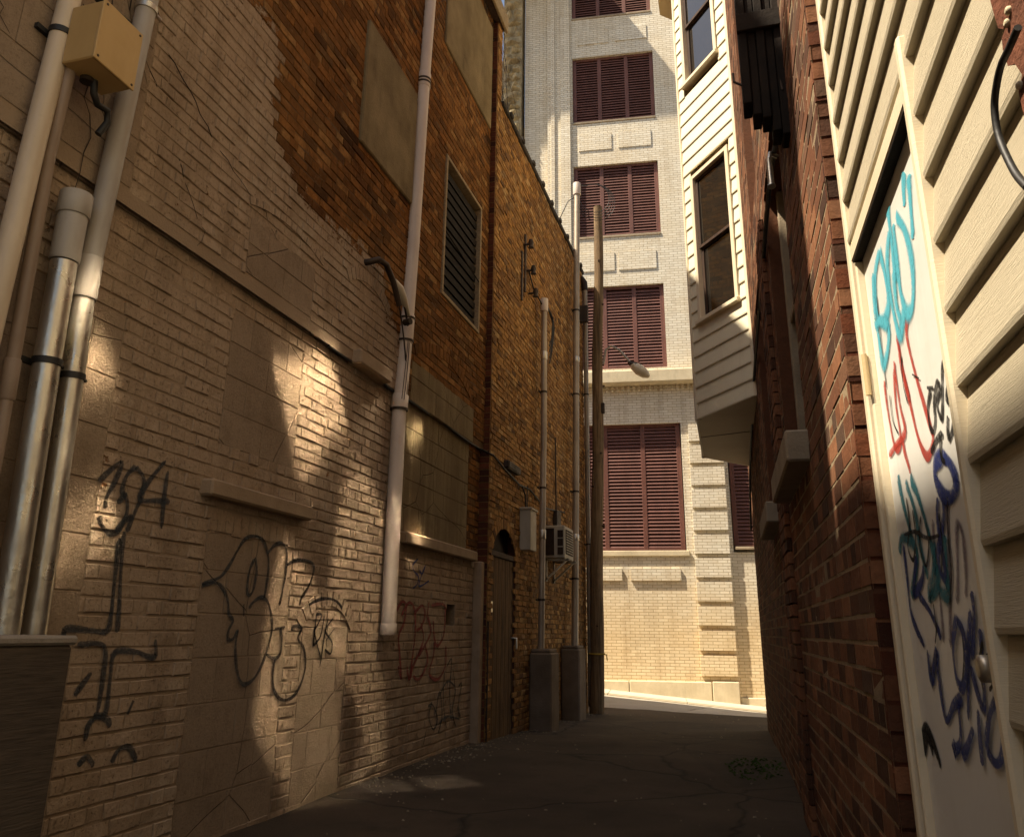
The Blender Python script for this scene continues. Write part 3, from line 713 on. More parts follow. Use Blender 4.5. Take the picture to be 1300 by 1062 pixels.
# tan junction box
jb=empty('junction_box',(-2.75,2.55,3.5),'tan metal junction box fixed over the pipes high on the painted wall','junction box')
A=onplane(135,5,(-2.5,0,0),(1,0,0)); 
mb=MB(); mb.bbox((-2.735,2.285,3.45),(0,.235,0),(.17,0,0),(0,0,.30),.006); mb.build('housing',M['box_tan'],jb)
mb=MB(); mb.bbox((-2.5645,2.28,3.445),(0,.245,0),(.010,0,0),(0,0,.31),.004); mb.build('cover',M['box_tan'],jb)
for y in (2.30,2.505):
    for z in (3.465,3.735): mb=MB(); mb.tube([(-2.556,y,z),(-2.552,y,z)],.006,10); mb.build('screw',M['iron'],jb)
mb=MB(); mb.tube([(-2.70,2.40,3.46),(-2.70,2.40,3.43)],.030,14); mb.build('cable_gland',M['iron'],jb)
mb=MB(); mb.bbox((-2.60,2.521,3.60),(.03,0,0),(0,.012,0),(0,0,.07),.003); mb.build('latch',M['iron'],jb)
mb=MB(); mb.tube([(-2.68,2.42,3.45),(-2.68,2.43,3.39),(-2.69,2.47,3.36),(-2.69,2.53,3.37),(-2.70,2.55,3.32),(-2.72,2.53,3.25)],.016,10); mb.build('cable_tail',M['black'],jb)
# block the pipes stand on
mb=MB(); mb.bbox((-2.95,1.7,-.05),(0,.95,0),(.45,0,0),(0,0,1.08),.012); mb.bbox((-2.96,1.69,1.03),(0,.97,0),(.47,0,0),(0,0,.035),.01,1); 
e=empty('pipe_plinth',(-2.7,2.2,0),'dark board-marked concrete plinth under the galvanised pipes','plinth'); mb.build('block',[M['board'],M['concrete_l']],e)
# heavy cable across the top-left corner
mb=MB(); mb.tube([(LX+.03,1.6,4.15),(LX+.04,2.4,4.02),(LX+.04,2.66,4.03),(LX+.04,2.78,4.04)],.03,10); o=mb.build('heavy_cable',M['black']); tag(o,'heavy black cable crossing behind the tan junction box','cable')
# long cable under the ledge and on to the low building
mb=MB(); pts=[]
for i in range(50):
    y=5.0+i*(8.60-5.0)/49; pts.append((LX+.035,y,3.115+.02*math.sin(y*2.1)-(.03 if 6<y<7 else 0)))
pts+= [(LX2+.03,8.75,3.05),(LX2+.02,9.3,2.98),(LX2+.03,9.9,2.90),(LX2+.03,10.4,2.93),(LX2+.03,11.3,2.80),(LX2+.03,12.6,2.92)]
mb.tube(pts,.012,8); o=mb.build('wall_cable',M['black']); tag(o,'black cable sagging along the ledge of the painted wall and past the door arch','cable')
# wall lamp / pipe arm
la=empty('wall_lamp',(LX,5.5,4.0),'old bent-arm wall lamp with a pale head beside the downpipe','lamp')
mb=MB(); mb.tube([(LX,5.45,3.98),(LX+.10,5.46,3.99),(LX+.14,5.52,4.03),(LX+.14,5.66,4.05),(LX+.15,5.80,3.95),(LX+.16,5.93,3.78)],.026,12); mb.tube([(LX,5.45,3.98),(LX+.02,5.45,3.98)],.05,12); mb.build('arm',M['iron'],la)
mb=MB(); mb.tube([(LX+.15,5.82,3.97),(LX+.16,5.90,3.93),(LX+.17,5.98,3.86),(LX+.17,6.12,3.76)],.03,12,rs=[.022,.042,.036,.012]); mb.build('head',M['lampglass'],la)
mb=MB(); mb.tube([(LX+.16,5.93,3.78),(LX+.14,6.1,3.55),(LX+.12,6.22,3.36)],.007,8); mb.tube([(LX+.17,6.0,3.83),(LX+.15,6.15,3.68)],.01,8); mb.build('stay',M['iron'],la)
# downpipe
k=LX+.08; s_=-k/2.9
dp=lambda y,z: (k,y*s_,1.1+(z-1.1)*s_)
o=pipe('downpipe','old cream-painted downpipe with band clamps, open at the foot, on the painted wall','pipe',[dp(6.415,1.06),dp(6.40,1.73),dp(6.39,2.98),dp(6.44,3.55),dp(6.50,4.68),dp(6.57,6.82),dp(6.72,9.6)],.062,'pipe_white',(),None,[(1.065,1.15,.068,'pipe_white','cap'),(2.93,3.06,.074,'pipe_white','coupling'),(3.56,3.84,.070,'pipe_white','coupling'),(6.35,6.52,.069,'pipe_white','coupling')])
for z,rr in ((1.12,.066),(2.93,.079),(3.58,.076),(3.80,.074),(6.40,.074),(6.44,.074)):
    P0=[Vector(dp(*q)) for q in ((6.415,1.06),(6.40,1.73),(6.39,2.98),(6.44,3.55),(6.50,4.68),(6.57,6.82))]
    for a,b in zip(P0,P0[1:]):
        if a.z<=z<=b.z: c=a+(b-a)*((z-a.z)/(b.z-a.z))
    mb=MB(); mb.tube([c-Vector((0,0,.010)),c+Vector((0,0,.010))],rr,20); mb.build('clamp',M['iron'],o)
mb=MB(); mb.tube([(k+.05,6.12,3.70),(k+.115,6.10,3.70)],.030,12); mb.build('outlet',M['iron'],o)
mb=MB()
for j in range(3):
    pts=[]
    for i in range(12):
        z=3.0+i*.05; an=-.9+.35*i*.4+j*.7; pts.append((k+.068*math.cos(an*.5),6.19+.068*math.sin(an*.8-.6+j*.25),z))
    mb.tube(pts,.0035,5)
mb.build('dry_tendrils',M['iron'],o)
# bare vines at the top
def vines(name,Y0,Y1,Z0,Z1,n,label,X=LX+.04,seedv=3):
    rr=random.Random(seedv); mb=MB()
    for i in range(n):
        y=rr.uniform(Y0,Y1); z=Z1; pts=[]; dy=rr.uniform(-.5,.5); L=rr.uniform(.4,1)*(Z1-Z0)
        st=26
        for j in range(st):
            pts.append((X+rr.uniform(0,.03),y,z)); y+=dy*.05+rr.uniform(-.05,.05); z-=L/st*rr.uniform(.4,1.5); dy+=rr.uniform(-.35,.35)
        mb.tube(pts,.004,4,cap=False,rs=[.0038*(1-j/st)+.001 for j in range(st)])
    o=mb.build(name,M['iron']); tag(o,label,'vine'); return o
vines('bare_vine',7.0,9.2,6.4,9.5,60,'leafless vine hanging below the eaves over the stucco infill',seedv=5)
vines('dry_creeper',4.6,5.4,5.6,7.4,5,'dry creeper stems on the brick above the flaking paint',seedv=9)
vines('dry_creeper',1.9,2.75,2.2,4.4,6,'thin dry creeper stems on the wall behind the galvanised pipes',X=LX+.035,seedv=2)

# ================================================================== FITTINGS ON THE LOW BUILDING
def plinth(name,label,y0,y1,z1,x1):
    e=empty(name,((LX2+x1)/2,y0,-.15),label,'plinth'); mb=MB(); mb.bbox((LX2+.012,y0,-.3),(0,y1-y0,0),(x1-LX2,0,0),(0,0,z1+.3),.02)
    mb.bbox((LX2+.03,y0+.02,z1-.005),(0,y1-y0-.04,0),(x1-LX2-.04,0,0),(0,0,.05),.02); mb.build('pier',M['concrete'],e); return e
plinth('concrete_plinth','concrete plinth under the shorter grey conduit, nearer the arched door',10.5,10.95,.84,-2.49)
plinth('concrete_plinth','concrete plinth under the taller conduit, beside the wooden pole',12.35,12.85,.86,-2.50)
X=-2.65
e=pipe('service_mast','grey conduit with a weatherhead halfway up the orange brick wall','pipe',[(X,10.66,.86),(X,10.70,1.9),(X,10.80,3.8),(X,10.83,5.72)],.043,'pipe_tan',[(1.5,1,'iron'),(3.0,1,'iron'),(4.4,1,'iron')],None,[(2.3,2.42,.05,'galv','coupling'),(4.9,5.02,.05,'galv','coupling'),(5.66,5.86,.06,'pipe_white','weatherhead')])
mb=MB()
for j in range(4):
    mb.tube([(X+.03,10.86,5.78),(X+.10,10.98+.03*j,5.60-.04*j),(X+.07,11.02,5.30-.08*j),(X+.05,10.95,5.15-.09*j)],.009,6)
mb.tube([(X-.02,10.8,5.75),(X-.08,10.5,5.9),(X-.10,10.3,6.1)],.012,6)
mb.build('service_wires',M['black'],e)
e=empty('wall_insulators',(LX2,10.25,6.1),'rusty bracket with insulators on the orange brick wall above the grey conduit','insulator bracket')
for z in (6.42,6.08,5.78):
    y=10.12+(6.4-z)*.45; mb=MB(); mb.tube([(LX2,y,z),(LX2+.13,y,z)],.016,8); mb.tube([(LX2+.11,y,z-.06),(LX2+.11,y,z-.02),(LX2+.11,y,z+.02),(LX2+.11,y,z+.07)],.04,10,rs=[.042,.028,.042,.026]); mb.build('insulator',M['iron'],e)
mb=MB(); mb.bbox((LX2-.0,9.95,5.5),(0,.05,0),(.03,0,0),(0,0,.75),.004); mb.bbox((LX2,10.12,5.7),(0,.05,0),(.03,0,0),(0,0,.9),.004); mb.build('bracket',M['iron'],e)
X2=-2.63
e=pipe('tall_conduit','tall pale conduit rising past the roof edge with coiled wires at its top','pipe',[(X2,12.72,.86),(X2,12.95,3.5),(X2,13.15,6.3),(X2,13.38,9.15)],.055,'pipe_tan',[(1.9,1,'iron'),(3.3,1,'iron'),(5.0,1,'iron'),(6.6,1,'iron')],None,[(2.5,2.6,.061,'galv','coupling'),(5.6,5.7,.061,'galv','coupling'),(9.05,9.3,.075,'pipe_white','weatherhead')])
mb=MB()
for j in range(4):
    cx,cz,rr=X2+.33,8.95,.30+.03*j; pts=[(X2,13.4,9.28)]
    for i in range(16):
        a=math.radians(120-i*19); pts.append((cx+rr*math.cos(a)*.9,13.40+.05*j+rr*.3*math.cos(a),cz+rr*math.sin(a)))
    mb.tube(pts,.006,6)
mb.tube([(X2-.05,13.35,9.0),(X2-.16,13.3,8.9),(X2-.3,13.2,8.5),(X2-.42,13.1,8.45),(X2-.48,12.9,8.75),(X2-.6,12.7,8.95),(X2-.9,12.4,8.98),(X2-1.3,12.0,9.0)],.010,6)
mb.build('service_wires',M['black'],e)
# roof downspout at the far corner
e=pipe('downspout','thin pale downspout with an elbow at the far corner of the orange building','pipe',[(LX2+.07,14.38,-.1),(LX2+.07,14.42,4),(LX2+.07,14.46,7.3),(LX2+.07,14.46,7.6)],.045,'pipe_tan',[(2.6,1,'iron'),(5.4,1,'iron')])
mb=MB(); mb.tube([(LX2+.07,14.46,7.55),(LX2+.06,14.46,7.72),(LX2-.0,14.45,7.82),(LX2-.15,14.45,7.84)],.062,12); mb.build('elbow',M['iron'],e)
# electricity meter box
e=empty('meter_box',(LX2,10.3,2.2),'narrow cream metal box on the brick wall beside the grey conduit','meter box')
mb=MB(); mb.bbox((LX2,10.02,2.09),(0,.30,0),(.15,0,0),(0,0,.53),.008); mb.build('housing',M['ac_metal'],e)
mb=MB(); mb.bbox((LX2-.0,10.0,2.60),(0,.34,0),(.17,0,0),(0,0,.03),.006); mb.build('lid',M['ac_metal'],e)
mb=MB(); mb.tube([(LX2+.05,10.15,2.62),(LX2+.05,10.12,2.8),(LX2+.03,10.0,2.92)],.010,6); mb.tube([(LX2+.05,10.22,2.62),(LX2+.04,10.25,2.95)],.008,6); mb.build('lead',M['black'],e)
# window air conditioner
e=empty('air_conditioner',(LX2,11.6,2.1),'boxy cream window air conditioner on a bracket in the orange brick wall','air conditioner')
mb=MB(); mb.bbox((LX2-.1,11.35,2.10),(0,.62,0),(.40,0,0),(0,0,.46),.012); mb.build('casing',M['ac_metal'],e)
mb=MB(); mb.box((LX2+.02,11.338,2.14),(LX2+.15,11.348,2.52))
for z0 in (2.15,2.27,2.39):
    mb.box((LX2+.20,11.338,z0),(LX2+.28,11.348,z0+.10))
mb.box((LX2+.302,11.42,2.16),(LX2+.308,11.90,2.51)); mb.build('grille',M['dark'],e)
mb=MB()
for i in range(9): mb.box((LX2+.309,11.42,2.18+i*.036),(LX2+.316,11.90,2.190+i*.036))
mb.build('grille_bars',M['ac_metal'],e)
mb=MB()
for y in (11.40,11.88):
    mb.obox((LX2,y,1.78),(0,.03,0),(.34,0,.30),(0,0,.03)); mb.box((LX2,y,1.78),(LX2+.03,y+.03,2.1)); mb.box((LX2,y,2.065),(LX2+.36,y+.03,2.095))
mb.build('bracket',M['ac_metal'],e)
mb=MB(); mb.tube([(LX2+.03,12.0,2.55),(LX2+.03,12.0,3.0),(LX2+.03,11.97,4.0)],.012,6); mb.bbox((LX2,11.9,2.6),(0,.28,0),(.07,0,0),(0,0,.26),.01); o=mb.build('switch_box',M['iron']); tag(o,'dark rusty switch box and lead above the window air conditioner','switch box')

# ================================================================== UTILITY POLE AND STREET LAMP
e=empty('utility_pole',(-2.62,14.3,-.2),'tall weathered wooden pole leaning slightly at the mouth of the alley','pole')
mb=MB(); pts=[Vector((-2.60,14.3,-.25)).lerp(Vector((-2.36,14.2,9.2)),i/24) for i in range(25)]
pts=[p+Vector((.012*math.sin(i*.7),.01*math.cos(i*.9),0)) for i,p in enumerate(pts)]
mb.tube(pts,.13,22,rs=[.122-.038*i/24+.003*math.sin(i*2.1) for i in range(25)]); o=mb.build('shaft',M['pole'],e)
mb=MB(); 
for z,a in ((1.2,.2),(2.9,1.4),(4.2,.7),(5.5,2.0),(7.1,1.1),(8.0,.3),(6.2,-.8),(3.6,-.5)):
    f=(z+.25)/9.45; c=Vector((-2.60,14.3,-.25)).lerp(Vector((-2.36,14.2,9.2)),f); d=Vector((math.sin(a),-math.cos(a),0)); mb.tube([c+d*.08,c+d*(.155-.04*f)],.018,8)
mb.build('knot',M['timber_dark'],e)
mb=MB(); c=Vector((-2.58,14.29,.75)); mb.tube([c-Vector((0,0,.012)),c+Vector((0,0,.012))],.150,22); mb.tube([c+Vector((.12,-.08,0)),c+Vector((.19,-.10,-.01)),c+Vector((.20,-.10,-.10))],.010,6); mb.build('strap',M['yellow'],e)
mb=MB(); c=Vector((-2.49,14.25,5.05)); mb.bbox(c+Vector((.10,-.08,-.1)),(.06,0,0),(0,.08,0),(0,0,.2),.01); c=Vector((-2.5,14.2,6.9)); mb.bbox(c+Vector((-.26,-.1,-.15)),(.16,0,0),(0,.10,0),(0,0,.34),.01); mb.build('pole_bracket',M['iron'],e)
e=empty('street_lamp',(-2.42,14.25,5.7),'street lamp on a thin curved arm sticking out from the wooden pole','street lamp')
mb=MB(); A=Vector((-2.38,14.22,6.28)); 
p=lambda x,y: onplane(x,y,(0,14.2,0),(0,1,0))
q=[p(766,462),p(769,444),p(776,439),p(786,444),p(796,455),p(803,464)]
mb.tube(q,.022,10); mb.build('arm',M['pipe_grey'],e)
a,b=p(801,462),p(824,478)
mb=MB(); mb.tube([a,a.lerp(b,.15),a.lerp(b,.45),a.lerp(b,.8),b],.1,14,rs=[.03,.075,.105,.085,.03]); mb.build('lamp_head',M['lampglass'],e)
mb=MB(); mb.tube([a-Vector((.05,0,-.03)),a.lerp(b,.3)+Vector((0,0,.04))],.055,12,rs=[.035,.07]); mb.build('lamp_cap',M['iron'],e)

# ================================================================== CREAM BRICK BUILDING ACROSS THE STREET
CB=empty('cream_brick_building',tuple(fpt(-1,0)),'tall cream brick building with maroon louvred windows and a banded corner pier across the street','building')
def fbox(mb,t0,t1,z0,z1,d0,d1,m=0): mb.obox(fpt(t0,z0,d0),FT*(t1-t0),FN*(d1-d0),(0,0,z1-z0),m)
mb=MB()
W=[(7.32,9.55),(10.97,13.10),(14.47,16.59),(17.95,19.6)]
# ribs on the left
for a,b,dd in [(-3.66,-2.99,-.14),(-2.99,-2.885,.03),(-2.885,-2.79,.075),(-2.79,-2.62,.035),(-2.62,-2.36,.085)]: fbox(mb,a,b,-1,22,-.5,dd)
fbox(mb,-2.36,-2.29,7.2,22,-.5,.0)
# right flank and spandrels
fbox(mb,-.05,3.2,7.16,22,-.5,.0)
zz=7.16
for a,b in W: fbox(mb,-2.29,-.05,zz,a,-.5,.0); zz=b
fbox(mb,-2.29,-.05,19.6,22,-.5,.0)
# ground storey
fbox(mb,-2.36,1.22,5.91,7.16,-.5,.0); fbox(mb,.19,1.22,-1,5.91,-.5,-.001); fbox(mb,-2.36,.19,.05,2.78,-.5,.0)
fbox(mb,1.22,3.2,-1,2.86,-.5,-.05); fbox(mb,1.22,3.2,5.7,7.16,-.5,-.05)
# spandrel panels in low relief
for a,b,c,d in [(-2.18,-1.26,9.97,10.49),(-1.15,-.2,9.97,10.48),(-2.14,-1.25,13.56,14.05),(-1.07,-.2,13.57,14.05),(-2.14,-1.27,17.0,17.5),(-1.07,-.2,17.02,17.48)]: fbox(mb,a,b,c,d,-.01,.022)
fbox(mb,-2.3,-1.29,2.235,2.50,-.01,.055); fbox(mb,-1.09,.03,2.235,2.50,-.01,.055)
# banded corner pier
z=5.85-.52*12
k=0
for k in range(12):
    zb=4.91+.52*1-.52*k
    if zb<.0: break
    fbox(mb,.36,1.13,zb,zb+.415,-.01,.085)
fbox(mb,.36,1.13,.05,5.83,-.01,.004)
fw=mb.build('wall',M['facade'],CB)
mb=MB()
for i in range(27):
    fbox(mb,-2.34+i*.13,-2.34+i*.13+.06,6.72,6.86,.0,.05)
mb.build('dentil_course',M['facade'],CB)
mb=MB(); mb.bbox(fpt(-3.0,6.86,-.05),FT*6.2,FN*.37,(0,0,.31),.02); mb.build('stone_ledge',M['limestone'],CB)
mb=MB(); mb.bbox(fpt(-5.2,-1,-.02),FT*4.0,FN*.10,(0,0,1.09),.015); mb.bbox(fpt(-1.19,-1,-.02),FT*1.76,FN*.10,(0,0,1.10),.015); mb.bbox(fpt(.585,-1,-.02),FT*.56,FN*.13,(0,0,1.115),.015); mb.bbox(fpt(1.16,-1,-.2),FT*3,FN*.22,(0,0,.80),.015)
mb.build('stone_base',M['limestone'],CB)
mb=MB(); fbox(mb,-13,-2.15,19.9,20.4,-.2,1.40); mb.build('cornice',M['limestone'],CB)
mb=MB(); fbox(mb,-3.66,9,-1,22,-8,-.51); fbox(mb,3.2,9,-1,22,-.51,-.02); mb.build('body',M['facade'],CB)
def shutter(t0,t1,z0,z1,npan,label,dep=-.13,sill=True):
    fr=MB(); st=.105
    for i in range(npan+1):
        c=t0+(t1-t0)*i/npan; a=max(t0,c-st/2) if i else t0; b=a+st if i<npan else t1
        if i==npan: a=t1-st
        fr.bbox(fpt(a,z0,dep),FT*(b-a),FN*.05,(0,0,z1-z0),.006)
    fr.bbox(fpt(t0,z0,dep+.001),FT*(t1-t0),FN*.045,(0,0,.07),.006); fr.bbox(fpt(t0,z1-.07,dep+.001),FT*(t1-t0),FN*.045,(0,0,.07),.006)
    o=fr.build('louvred_window',M['maroon'],CB); o['label']=label
    s=MB(); z=z0+.075
    while z<z1-.12:
        
        for i in range(npan):
            ta=t0+(t1-t0)*i/npan; tb=t0+(t1-t0)*(i+1)/npan; j=R.uniform(-.004,.004); jz=R.uniform(-.012,.012) if R.random()<.12 else 0
            s.obox(fpt(ta+.02,z+j,dep+.045),FT*(tb-ta-.04)+Vector((0,0,jz)),FN*-.040+Vector((0,0,.070+R.uniform(-.004,.004))),(0,0,.008))
        z+=.082
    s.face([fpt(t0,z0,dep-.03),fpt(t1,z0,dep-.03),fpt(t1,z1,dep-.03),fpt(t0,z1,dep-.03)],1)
    s.build('louvre_slats',[M['maroon'],M['shadow_in']],o)
    if sill:
        q=MB(); q.bbox(fpt(t0-.0,z0-.06,-.14),FT*(t1-t0+.0),FN*.165,(0,0,.06),.008); q.build('sill',M['sill'],o)
shutter(-2.29,-.05,7.32,9.55,3,'maroon louvred window just above the stone ledge',sill=False)
shutter(-2.29,-.05,10.97,13.10,3,'maroon louvred window behind the top of the wooden pole')
shutter(-2.29,-.05,14.47,16.59,3,'maroon louvred window crossed by a diagonal shadow')
shutter(-2.29,-.05,17.95,19.6,3,'highest maroon louvred window at the top of the picture')
shutter(-2.50,.17,2.90,5.91,3,'large maroon louvred window of the ground storey')
shutter(1.26,3.0,2.98,5.70,2,'maroon louvred window partly hidden behind the bay',dep=-.20)
mb=MB(); mb.bbox(fpt(-2.55,2.78,-.05),FT*2.80,FN*.11,(0,0,.12),.01); mb.build('stone_sill',M['limestone'],CB)

SB=empty('rough_stone_building',tuple(fpt(-4.2,0)),'narrow rock-faced stone corner left of the cream brick building','building')
mb=MB(); z=-1; k=0
while z<22:
    h=.27+.09*((k*7)%3)/2
    spl=R.uniform(.3,.7) if k%2 else None
    segs=[(-4.27,-3.74)] if spl is None else [(-4.27,-4.27+.53*spl),(-4.27+.53*spl,-3.74)]
    for a,b in segs:
        # rock-faced block: bulging, irregular front
        n_=4; g=[[fpt(a+.015+(b-a-.03)*i/n_,z+.015+(h-.03)*j/n_,(.02 if i in (0,n_) or j in (0,n_) else R.uniform(.05,.20))) for i in range(n_+1)] for j in range(n_+1)]
        vs=[p for r_ in g for p in r_]; fs=[(j*(n_+1)+i,j*(n_+1)+i+1,(j+1)*(n_+1)+i+1,(j+1)*(n_+1)+i) for j in range(n_) for i in range(n_)]
        mb.faces(vs,fs)
    z+=h;k+=1
fbox(mb,-4.27,-3.74,-1,22,-.6,.018); 
mb.build('quoin_pier',M['rockface'],SB)
PB=empty('salmon_brick_building',tuple(fpt(-6,0)),'sliver of a salmon pink brick building behind the rock-faced stone corner','building')
mb=MB(); fbox(mb,-12,-4.28,-1,15.6,-6,-.65); mb.build('wall',M['salmon'],PB)
mb=MB(); fbox(mb,-12.1,-4.275,15.6,17.2,-6,-.55); mb.build('parapet',M['rockface'],PB)

# ================================================================== RIGHT BRICK BUILDING WITH THE BAY
RU=Vector((-.025,1,0)).normalized(); RN=Vector((-1,-.025,0)).normalized(); RO=Vector((.4125,0,0))
def rp(y,z,d=0): return RO+RU*y+RN*d+Vector((0,0,z))
RB=empty('red_brick_building',(.35,6,0),'red brick building with stone sills and a cream clapboard bay over the alley','building')
OPR=[(3.95,5.15,2.02,3.95),(6.15,7.25,2.02,3.95),(5.75,6.78,4.45,7.6)]
def skipR(y,z): return any(a<y<b and c<z<d for a,b,c,d in OPR)
mb=MB(); mb.attr=[]
masonry(mb,RO,RU,RN,2.60,12.1,-.5,11.0,bl=.205,bh=.079,gap=.013,rel=.0018,holes=OPR,jit=.0012,end=.10)
pad(mb); w=mb.build('wall',[M['brick_right'],M['mortar_right']],RB)
mb=MB()
# toothed return at the corner
z=-.2
k=0
while z<11:
    mb.obox(rp(2.604+R.uniform(-.006,.003),z+.006,.003),RU*.012,-RN*.10,(0,0,.067),2); z+=.079; k+=1
mb.box(rp(2.612,-.4,-.002),rp(2.64,11,-.10),1)
mb.build('corner_return',[M['brick_right'],M['mortar_right'],M['brick_dark']],RB)
mb=MB()
q=[rp(2.62,-.6,-.16),rp(12.1,-.6,-.16),rp(12.1,-.6,-7),rp(2.62,-.6,-7)]
mb.faces(q+[p+Vector((0,0,11.6)) for p in q],[(0,3,2,1),(4,5,6,7),(0,1,5,4),(1,2,6,5),(2,3,7,6),(3,0,4,7)]); mb.build('body',M['render'],RB)
for i,(a,b,c,d) in enumerate(OPR):
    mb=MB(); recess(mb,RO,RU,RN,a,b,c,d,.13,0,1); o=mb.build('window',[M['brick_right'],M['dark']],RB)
    f=MB(); f.bbox(rp(a+.002,c+.002,-.125),RU*.07,RN*.05,(0,0,d-c-.004),.006); f.bbox(rp(b-.072,c+.002,-.125),RU*.07,RN*.05,(0,0,d-c-.004),.006); f.bbox(rp(a+.08,(c+d)/2,-.125),RU*(b-a-.16),RN*.04,(0,0,.06),.006)
    f.build('frame',M['timber_dark'] if i else M['sill'],o)
    if i<2:
        s=MB(); s.bbox(rp(a-.06,c-.15,-.12),RU*(b-a+.12),RN*.225,(0,0,.15),.01); s.build('sill',M['sill'],o)
# relief piers between the windows
mb=MB(); mb.attr=[]
masonry(mb,rp(0,0,.012),RU,RN,5.35,5.95,-.3,3.9,bh=.079,gap=.010,rel=.022,jit=.002); pad(mb); mb.build('pier',[M['brick_right'],M['mortar_right']],RB)
mb=MB()
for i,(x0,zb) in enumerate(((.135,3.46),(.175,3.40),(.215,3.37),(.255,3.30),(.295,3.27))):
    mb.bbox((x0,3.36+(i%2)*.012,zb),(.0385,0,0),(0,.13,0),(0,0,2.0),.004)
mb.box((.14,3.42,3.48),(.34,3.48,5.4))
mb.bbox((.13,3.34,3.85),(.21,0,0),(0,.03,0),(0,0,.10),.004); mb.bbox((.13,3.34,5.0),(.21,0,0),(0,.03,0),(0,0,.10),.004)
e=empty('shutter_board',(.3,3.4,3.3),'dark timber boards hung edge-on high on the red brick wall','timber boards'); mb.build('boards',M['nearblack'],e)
mb=MB()
for z in (3.6,4.35,5.0): mb.tube([(.14,3.42,z),(.10,3.42,z+.03),(.10,3.45,z+.10)],.006,6); mb.tube([(.30,3.37,z),(.31,3.36,z-.10)],.006,6)
mb.build('hooks',M['iron'],e)
e=empty('wall_spotlight',(.31,4.0,3.3),'small tarnished metal spotlight on the red brick wall below the dark boards','lamp')
mb=MB(); mb.tube([(.31,4.02,3.56),(.27,3.98,3.56),(.26,3.96,3.50)],.012,8); mb.tube([(.26,3.96,3.52),(.26,3.95,3.46),(.26,3.93,3.35),(.26,3.925,3.33)],.05,14,rs=[.008,.016,.016,.022]); mb.build('body',M['galv'],e)
mb=MB(); pts=[rp(3.45,3.3,.02),rp(3.7,3.5,.02),rp(4.4,3.62,.02),rp(5.6,3.60,.02),rp(7.4,3.55,.02),rp(9.0,3.40,.02),rp(10.8,3.05,.03),rp(11.9,2.5,.03)]
mb.tube(smooth([Vector(p) for p in pts],4),.014,8); o=mb.build('wall_cable',M['black']); tag(o,'black cable running along the red brick wall towards the bay','cable')
# ---- added reflectors above the frame, curved to throw sun patches on the opposite wall
def m_wavy():
    T=NT('reflective_pane'); T.b.inputs['IOR'].default_value=2.0
    return T.fin((.8,.76,.68),.045,None,1.0,.9)
M['pane']=m_wavy()
def wavy(cy,cz,w,h,tw,label,parent=None,base=None,bars=0,nz=24,ny=6,slant=0,curve=0,foc=0):
    """added reflector pane standing on a wall; tw = how far (m) its reflection drifts along the alley from foot to head"""
    zz0=cz-h/2
    f=MB(); t=.05; parent=parent or RB; rp=base or globals()['rp']
    for a,b,c,d in ((cy-w/2-t,cy-w/2,zz0-t,zz0+h+t),(cy+w/2,cy+w/2+t,zz0-t,zz0+h+t),(cy-w/2,cy+w/2,zz0-t,zz0),(cy-w/2,cy+w/2,zz0+h,zz0+h+t)):
        f.bbox(rp(a,c,0.0),RU*(b-a),RN*.05,(0,0,d-c),.004)
    o=f.build('sun_reflector',M['trim_tan'],parent); o['label']=label
    for b_ in range(bars): f2=MB(); y=cy-w/2+w*(b_+1)/(bars+1); f2.bbox(rp(y-.012,zz0,.04),RU*.024,RN*.02,(0,0,h),.003); f2.build('bar',M['iron'],o)
    g=MB(); vs=[]
    for k in range(nz+1):
        z=zz0+h*k/nz; an=(tw*(k/nz-.5)+curve*((k/nz-.5)**2-.08))/3.2/2
        for i in range(ny+1):
            u=w*(i/ny-.5); vs.append(rp(cy+u+slant*(k/nz-.5),z,.03+u*an+.5*foc*(u*u+(h*(k/nz-.5))**2)))
    fs=[(k*(ny+1)+i,k*(ny+1)+i+1,(k+1)*(ny+1)+i+1,(k+1)*(ny+1)+i) for k in range(nz) for i in range(ny)]
    g.faces(vs,fs,0,smooth=True); g.build('pane',M['pane'],o)

wavy(3.25,8.45,1.15,1.15,0,'added reflector pane over the first stone sill',foc=.055)
wavy(4.19,7.25,.70,1.0,-.55,'added curved reflector pane, middle of the three',foc=.055)
wavy(3.43,6.50,.60,1.1,-.6,'added curved reflector pane, lowest of the three',foc=.055)
wavy(5.27,7.50,.60,.36,0,'small added reflector pane, lower of the pair',foc=.05)
wavy(5.15,8.52,.56,.36,0,'small added reflector pane under the eaves',foc=.05)
# ---- bay
A=Vector((.212,8.0,0)); B=Vector((-.415,8.85,0)); C_=Vector((-.46,10.9,0)); D=Vector((.12,11.62,0))
BZ0,BZ1=3.36,10.9
bay=MB(); bay.faces([p+Vector((0,0,z)) for z in (BZ0+.002,BZ1) for p in [A+Vector((.05,.22,0)),B+Vector((.14,.16,0)),C_+Vector((.14,-.10,0)),D]],[(4,5,6,7)[::-1],(0,1,5,4)[::-1],(1,2,6,5)[::-1],(2,3,7,6)[::-1]])
bay_o=bay.build('bay_window',M['trim_tan'],RB); bay_o['label']='cream clapboard bay hanging over the alley'
segs=[]
for P0,P1 in ((A,B),(B,C_),(C_,D)):
    L=(P1-P0).length; d=(P1-P0)/L; n=Vector((-d.y,d.x,0)); 
    segs.append((P0,d,n,L))
holesAB=[(.13,.90,4.43,6.31),(.19,.92,7.57,9.35)]
mb=MB()
for i,(P0,d,n,L) in enumerate(segs):
    lap(mb,P0,d,n,L,BZ0,BZ1,.178,.018,holesAB if i==0 else ([(.5,1.5,4.43,6.31),(.5,1.5,7.57,9.35)] if i==1 else []))
mb.build('clapboards',M['siding_bay'],bay_o)
mb=MB()
